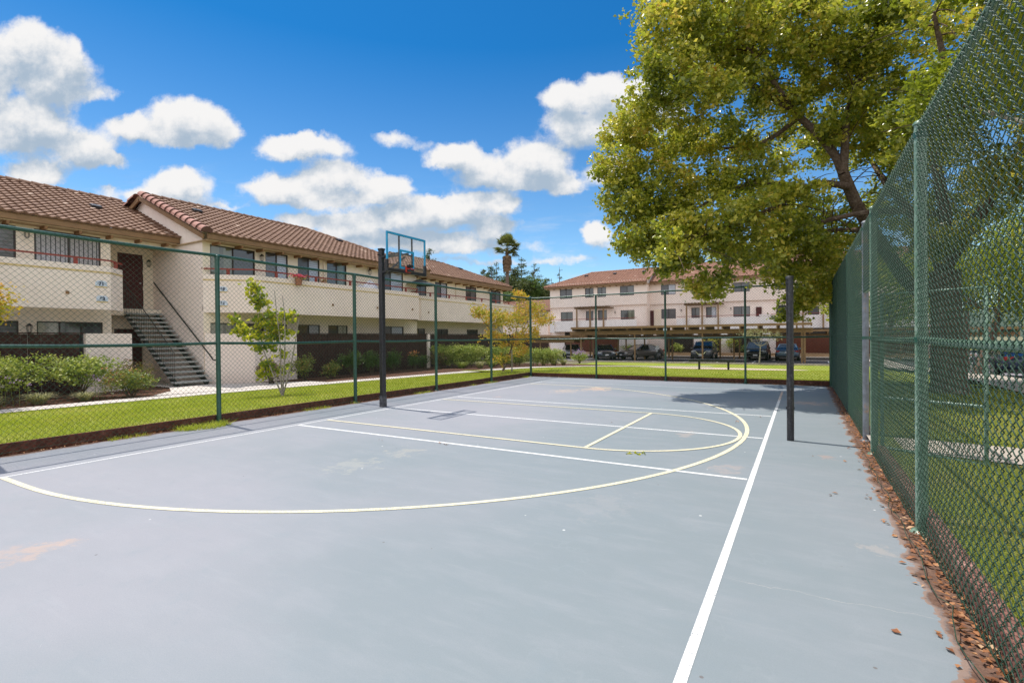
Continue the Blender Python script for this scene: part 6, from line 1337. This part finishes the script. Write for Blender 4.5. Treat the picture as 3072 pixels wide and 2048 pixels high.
for i, (lab, u, vt, t, w_, m_, sp) in enumerate((('ragged dark conifer left of the palm', 1451,806,95,2.4,'needle',.3),('leaning-topped dark conifer just left of the palm', 1474,795,98,2.4,'needle',.45),('thin tall conifer beside the palm trunk', 1490,784,100,1.2,'needle',.6),
        ('tall dark layered conifer right of the palm', 1564,776,96,3.2,'needle',.35),('tall open-branched conifer, second right of the palm', 1602,788,98,3.2,'needle',.5),('bushy conifer close against the palm trunk', 1533,800,88,3.6,'needle_br',.1),('low conifer between the palm and the far roof', 1636,832,97,2.8,'needle',.3),
        ('pale low conifer near the far roof hip', 1655,838,99,2.2,'needle_br',.4),('bare spindly conifer nearest the far roof', 1678,800,110,1.5,'needle',.85),('dark conifer top showing above the left roofs beside the hoop', 1288,745,80,1.8,'needle',.45),('small conifer top just right of the hoop above the roof', 1300,775,84,2.0,'needle',.4))):
    conifer(lab, u, vt, t, w_, m_, sp, seed=i)
for i, (lab, u, v, t, m_) in enumerate((('round dark tree mass below the palm', 1540,860,82,'needle_br'),('dark green tree behind the far corner post', 1585,865,84,'leaf_dark'),('olive tree between the conifers and the lower wing', 1620,890,86,'needle_br'),('low green tree just left of the far roof', 1650,890,88,'leaf_dark'),('dark tree behind the end of the left apartments', 1500,880,76,'leaf_dark'))):
    q = at(u, v, t); rr = random.Random(50+i); B = [((q.x+rr.uniform(-2,2), q.y+rr.uniform(-2,2), q.z+rr.uniform(-3.0,.6)), (1.5,1.5,1.2), 40) for _ in range(9)]
    simple_tree('background_tree', lab, (q.x,q.y,-1), B, m_, .36, .3, 14, .35)
# far wooded line and hills closing the horizon
hb = MB(); vs = []; n = 80
for i in range(n+1):
    a = R(-75+150*i/n); h = 9+4*math.sin(i*.37)+3*math.sin(i*.13+1)+1.5*math.sin(i*1.1); x, y = math.sin(a-.3)*480, math.cos(a-.3)*480; vs += [(x,y,-3),(x*1.02,y*1.02,h*1.25),(x*1.5,y*1.5,-3)]
hb.add(vs, [(3*i+j,3*i+3+j,3*i+4+j,3*i+1+j) for i in range(n) for j in (0,1)], 0, True)
tag(hb.build('hills', simple('wooded_hills', (.06,.09,.07), (.10,.13,.10), .06, .95, 0, 0)), kind='structure')
# ---- lawn blades where the turf is near enough to read
def blades(name, x0, x1, y0, y1, n, zf, h, mat, ok=lambda x, y: True, lean=.5, w_=.0035, power=1.):
    x = RNG.uniform(x0, x1, n); y = y0+(y1-y0)*RNG.random(n)**power; keep = np.array([ok(a, b) for a, b in zip(x, y)]); x, y = x[keep], y[keep]; n = len(x); z = np.array([zf(a, b) for a, b in zip(x, y)])
    hh = h*RNG.uniform(.5,1.25,n); a = RNG.uniform(0,6.283,n); dx, dy = np.cos(a), np.sin(a); l = hh*lean*RNG.uniform(.3,1.3,n); ww = w_*(1+.0*x)
    V = np.stack([np.stack([x-dy*ww,y+dx*ww,z-.01],1), np.stack([x+dy*ww,y-dx*ww,z-.01],1), np.stack([x+dx*l,y+dy*l,z+hh],1)],1).reshape(-1,3); i = np.arange(n)*3
    return tag(np_mesh(name, V, np.stack([i,i+1,i+2],1), mat), kind='stuff')
tag(blades('lawn_grass', -15.0, -9.30, -1, 17.2, 95000, lawnz, .045, MT['lawn_blade'], lambda x, y: x > outx(y)+.02, w_=.006, power=1.2), 'bright green mown grass between path and left fence', 'grass')
tag(blades('far_lawn_grass', -13, 3.2, 17.6, 30, 60000, lambda x, y: tz(x, y)+.12*(1-ss(17.5,20,y)), .03, MT['lawn_blade'], lambda x, y: x > outx(y)+.05 and not (abs(x-c0.x) < 4.2 and abs(y-c0.y-.2) < 2.7), w_=.010, power=1.4) if (c0 := ground(2165,1100,-.2)) else None, 'bright green mown grass beyond the far fence', 'grass')
tag(blades('street_lawn_grass', .90, 4.4, 1.6, 17, 90000, rl, .055, MT['lawn_blade2'], lambda x, y: not (7.3+.0 < y+.28*(x-.8) < 8.75), w_=.0035, power=1.5), 'patchy green grass between the right fence and the pavement', 'grass')
tag(blades('kerb_weeds', -9.25, -9.0, -1, 17.0, 5200, lambda x, y: 0, .06, MT['lawn_blade'], lambda x, y: math.sin(y*1.9)+math.sin(y*5.3+1) > .75, lean=1.2, w_=.004), 'weeds sprouting at the foot of the left timber kerb', 'weeds')
tag(blades('spreading_weed', -9.15, -8.72, 4.4, 5.25, 700, lambda x, y: 0, .09, MT['lawn_blade'], lambda x, y: (x+9.2)**2*4+(y-4.85)**2*3 < .8, lean=1.9, w_=.006), 'bright green weed tuft spreading at the first left fence post', 'weeds')
# ---- fallen leaves
def litter(name, label, fn, n, size):
    P = np.array([fn() for _ in range(n)]); m_ = len(P); a = RNG.uniform(0,6.283,m_); A = np.stack([np.cos(a),np.sin(a),RNG.normal(0,.25,m_)],1); B = np.stack([-np.sin(a),np.cos(a),RNG.normal(0,.3,m_)],1)
    s = (size*RNG.uniform(.5,1.35,m_))[:,None]; Nn = np.cross(A,B); V = np.stack([P-A*s*.5, P+B*s*.3+Nn*s*.12, P+A*s*.5+Nn*s*.05, P-B*s*.3+Nn*s*.15],1).reshape(-1,3); V[:,2] = np.maximum(V[:,2], .002+.0*V[:,2]); i = np.arange(m_)*4
    return tag(np_mesh(name, V, np.concatenate([np.stack([i,i+1,i+2],1), np.stack([i,i+2,i+3],1)]), MT['dry']), label, 'leaf litter', kind='stuff')
rl_ = random.Random(77)
def edge_pt():
    y = 1.8+15.3*rl_.random()**1.3; x = .785-abs(rl_.gauss(0,.075))-(.05 if rl_.random() < .1 else 0); return (x, y, .008+.03*rl_.random()*max(0,1-(.785-x)*6))
litter('leaf_litter', 'dry orange and brown leaves piled along the foot of the right fence', edge_pt, 1500, .040)
def kerb_pt():
    return (-9.23+abs(rl_.gauss(0,.05)), -1+18*rl_.random(), .008)
litter('leaf_litter', 'brown leaf crumbs along the foot of the left timber kerb', kerb_pt, 1500, .03)
def far_pt(): return (-9.1+9.8*rl_.random(), 17.34-abs(rl_.gauss(0,.05)), .008)
litter('leaf_litter', 'brown leaf crumbs along the foot of the far fence', far_pt, 700, .035)
spots = [(2262,1328),(2425,1372),(2575,1385),(2625,1465),(2640,1525),(2490,1480),(1830,1268),(2275,1252),(2610,1492),(2430,1640),(2690,1900),(2080,1480),(1325,1330),(1045,1350),(1140,1320),(2210,1265),(2565,1290),(2600,1410),(2535,1385),(2690,1610)]
for i, (u, v) in enumerate(spots[:14]):
    pass
def spot_pt():
    u, v = rl_.choice(spots); q = ground(u+rl_.gauss(0,5), v+rl_.gauss(0,3)); return (q.x, q.y, .008)
litter('leaf_litter', 'scattered single dry leaves lying out on the court', spot_pt, 34, .04)
q = ground(1910, 1361)
def twig_pt(): return (q.x+rl_.gauss(0,.07), q.y+rl_.gauss(0,.035), .012)
P = np.array([twig_pt() for _ in range(16)]); o = leaves_mesh('fallen_sprig', P, .06, MT['leaf_sapling'], None, .6); tag(o, 'small yellow-green leafy sprig lying on the cream key line', 'sprig')
mb = MB(); q = ground(2488, 1155); mb.add([(q.x+dx, q.y+dy, .02+.05*((i*37)%5)/5) for i, (dx, dy) in enumerate(((-.35,-.03),(-.15,-.10),(.05,-.05),(.25,-.12),(.3,.05),(.1,.12),(-.1,.05),(-.3,.1)))]+[(q.x,q.y,.09)], [(8,i,(i+1)%8) for i in range(8)]); tag(mb.build('plastic_scrap', MT['cloth']), 'white plastic scrap by the far right fence corner', 'litter')
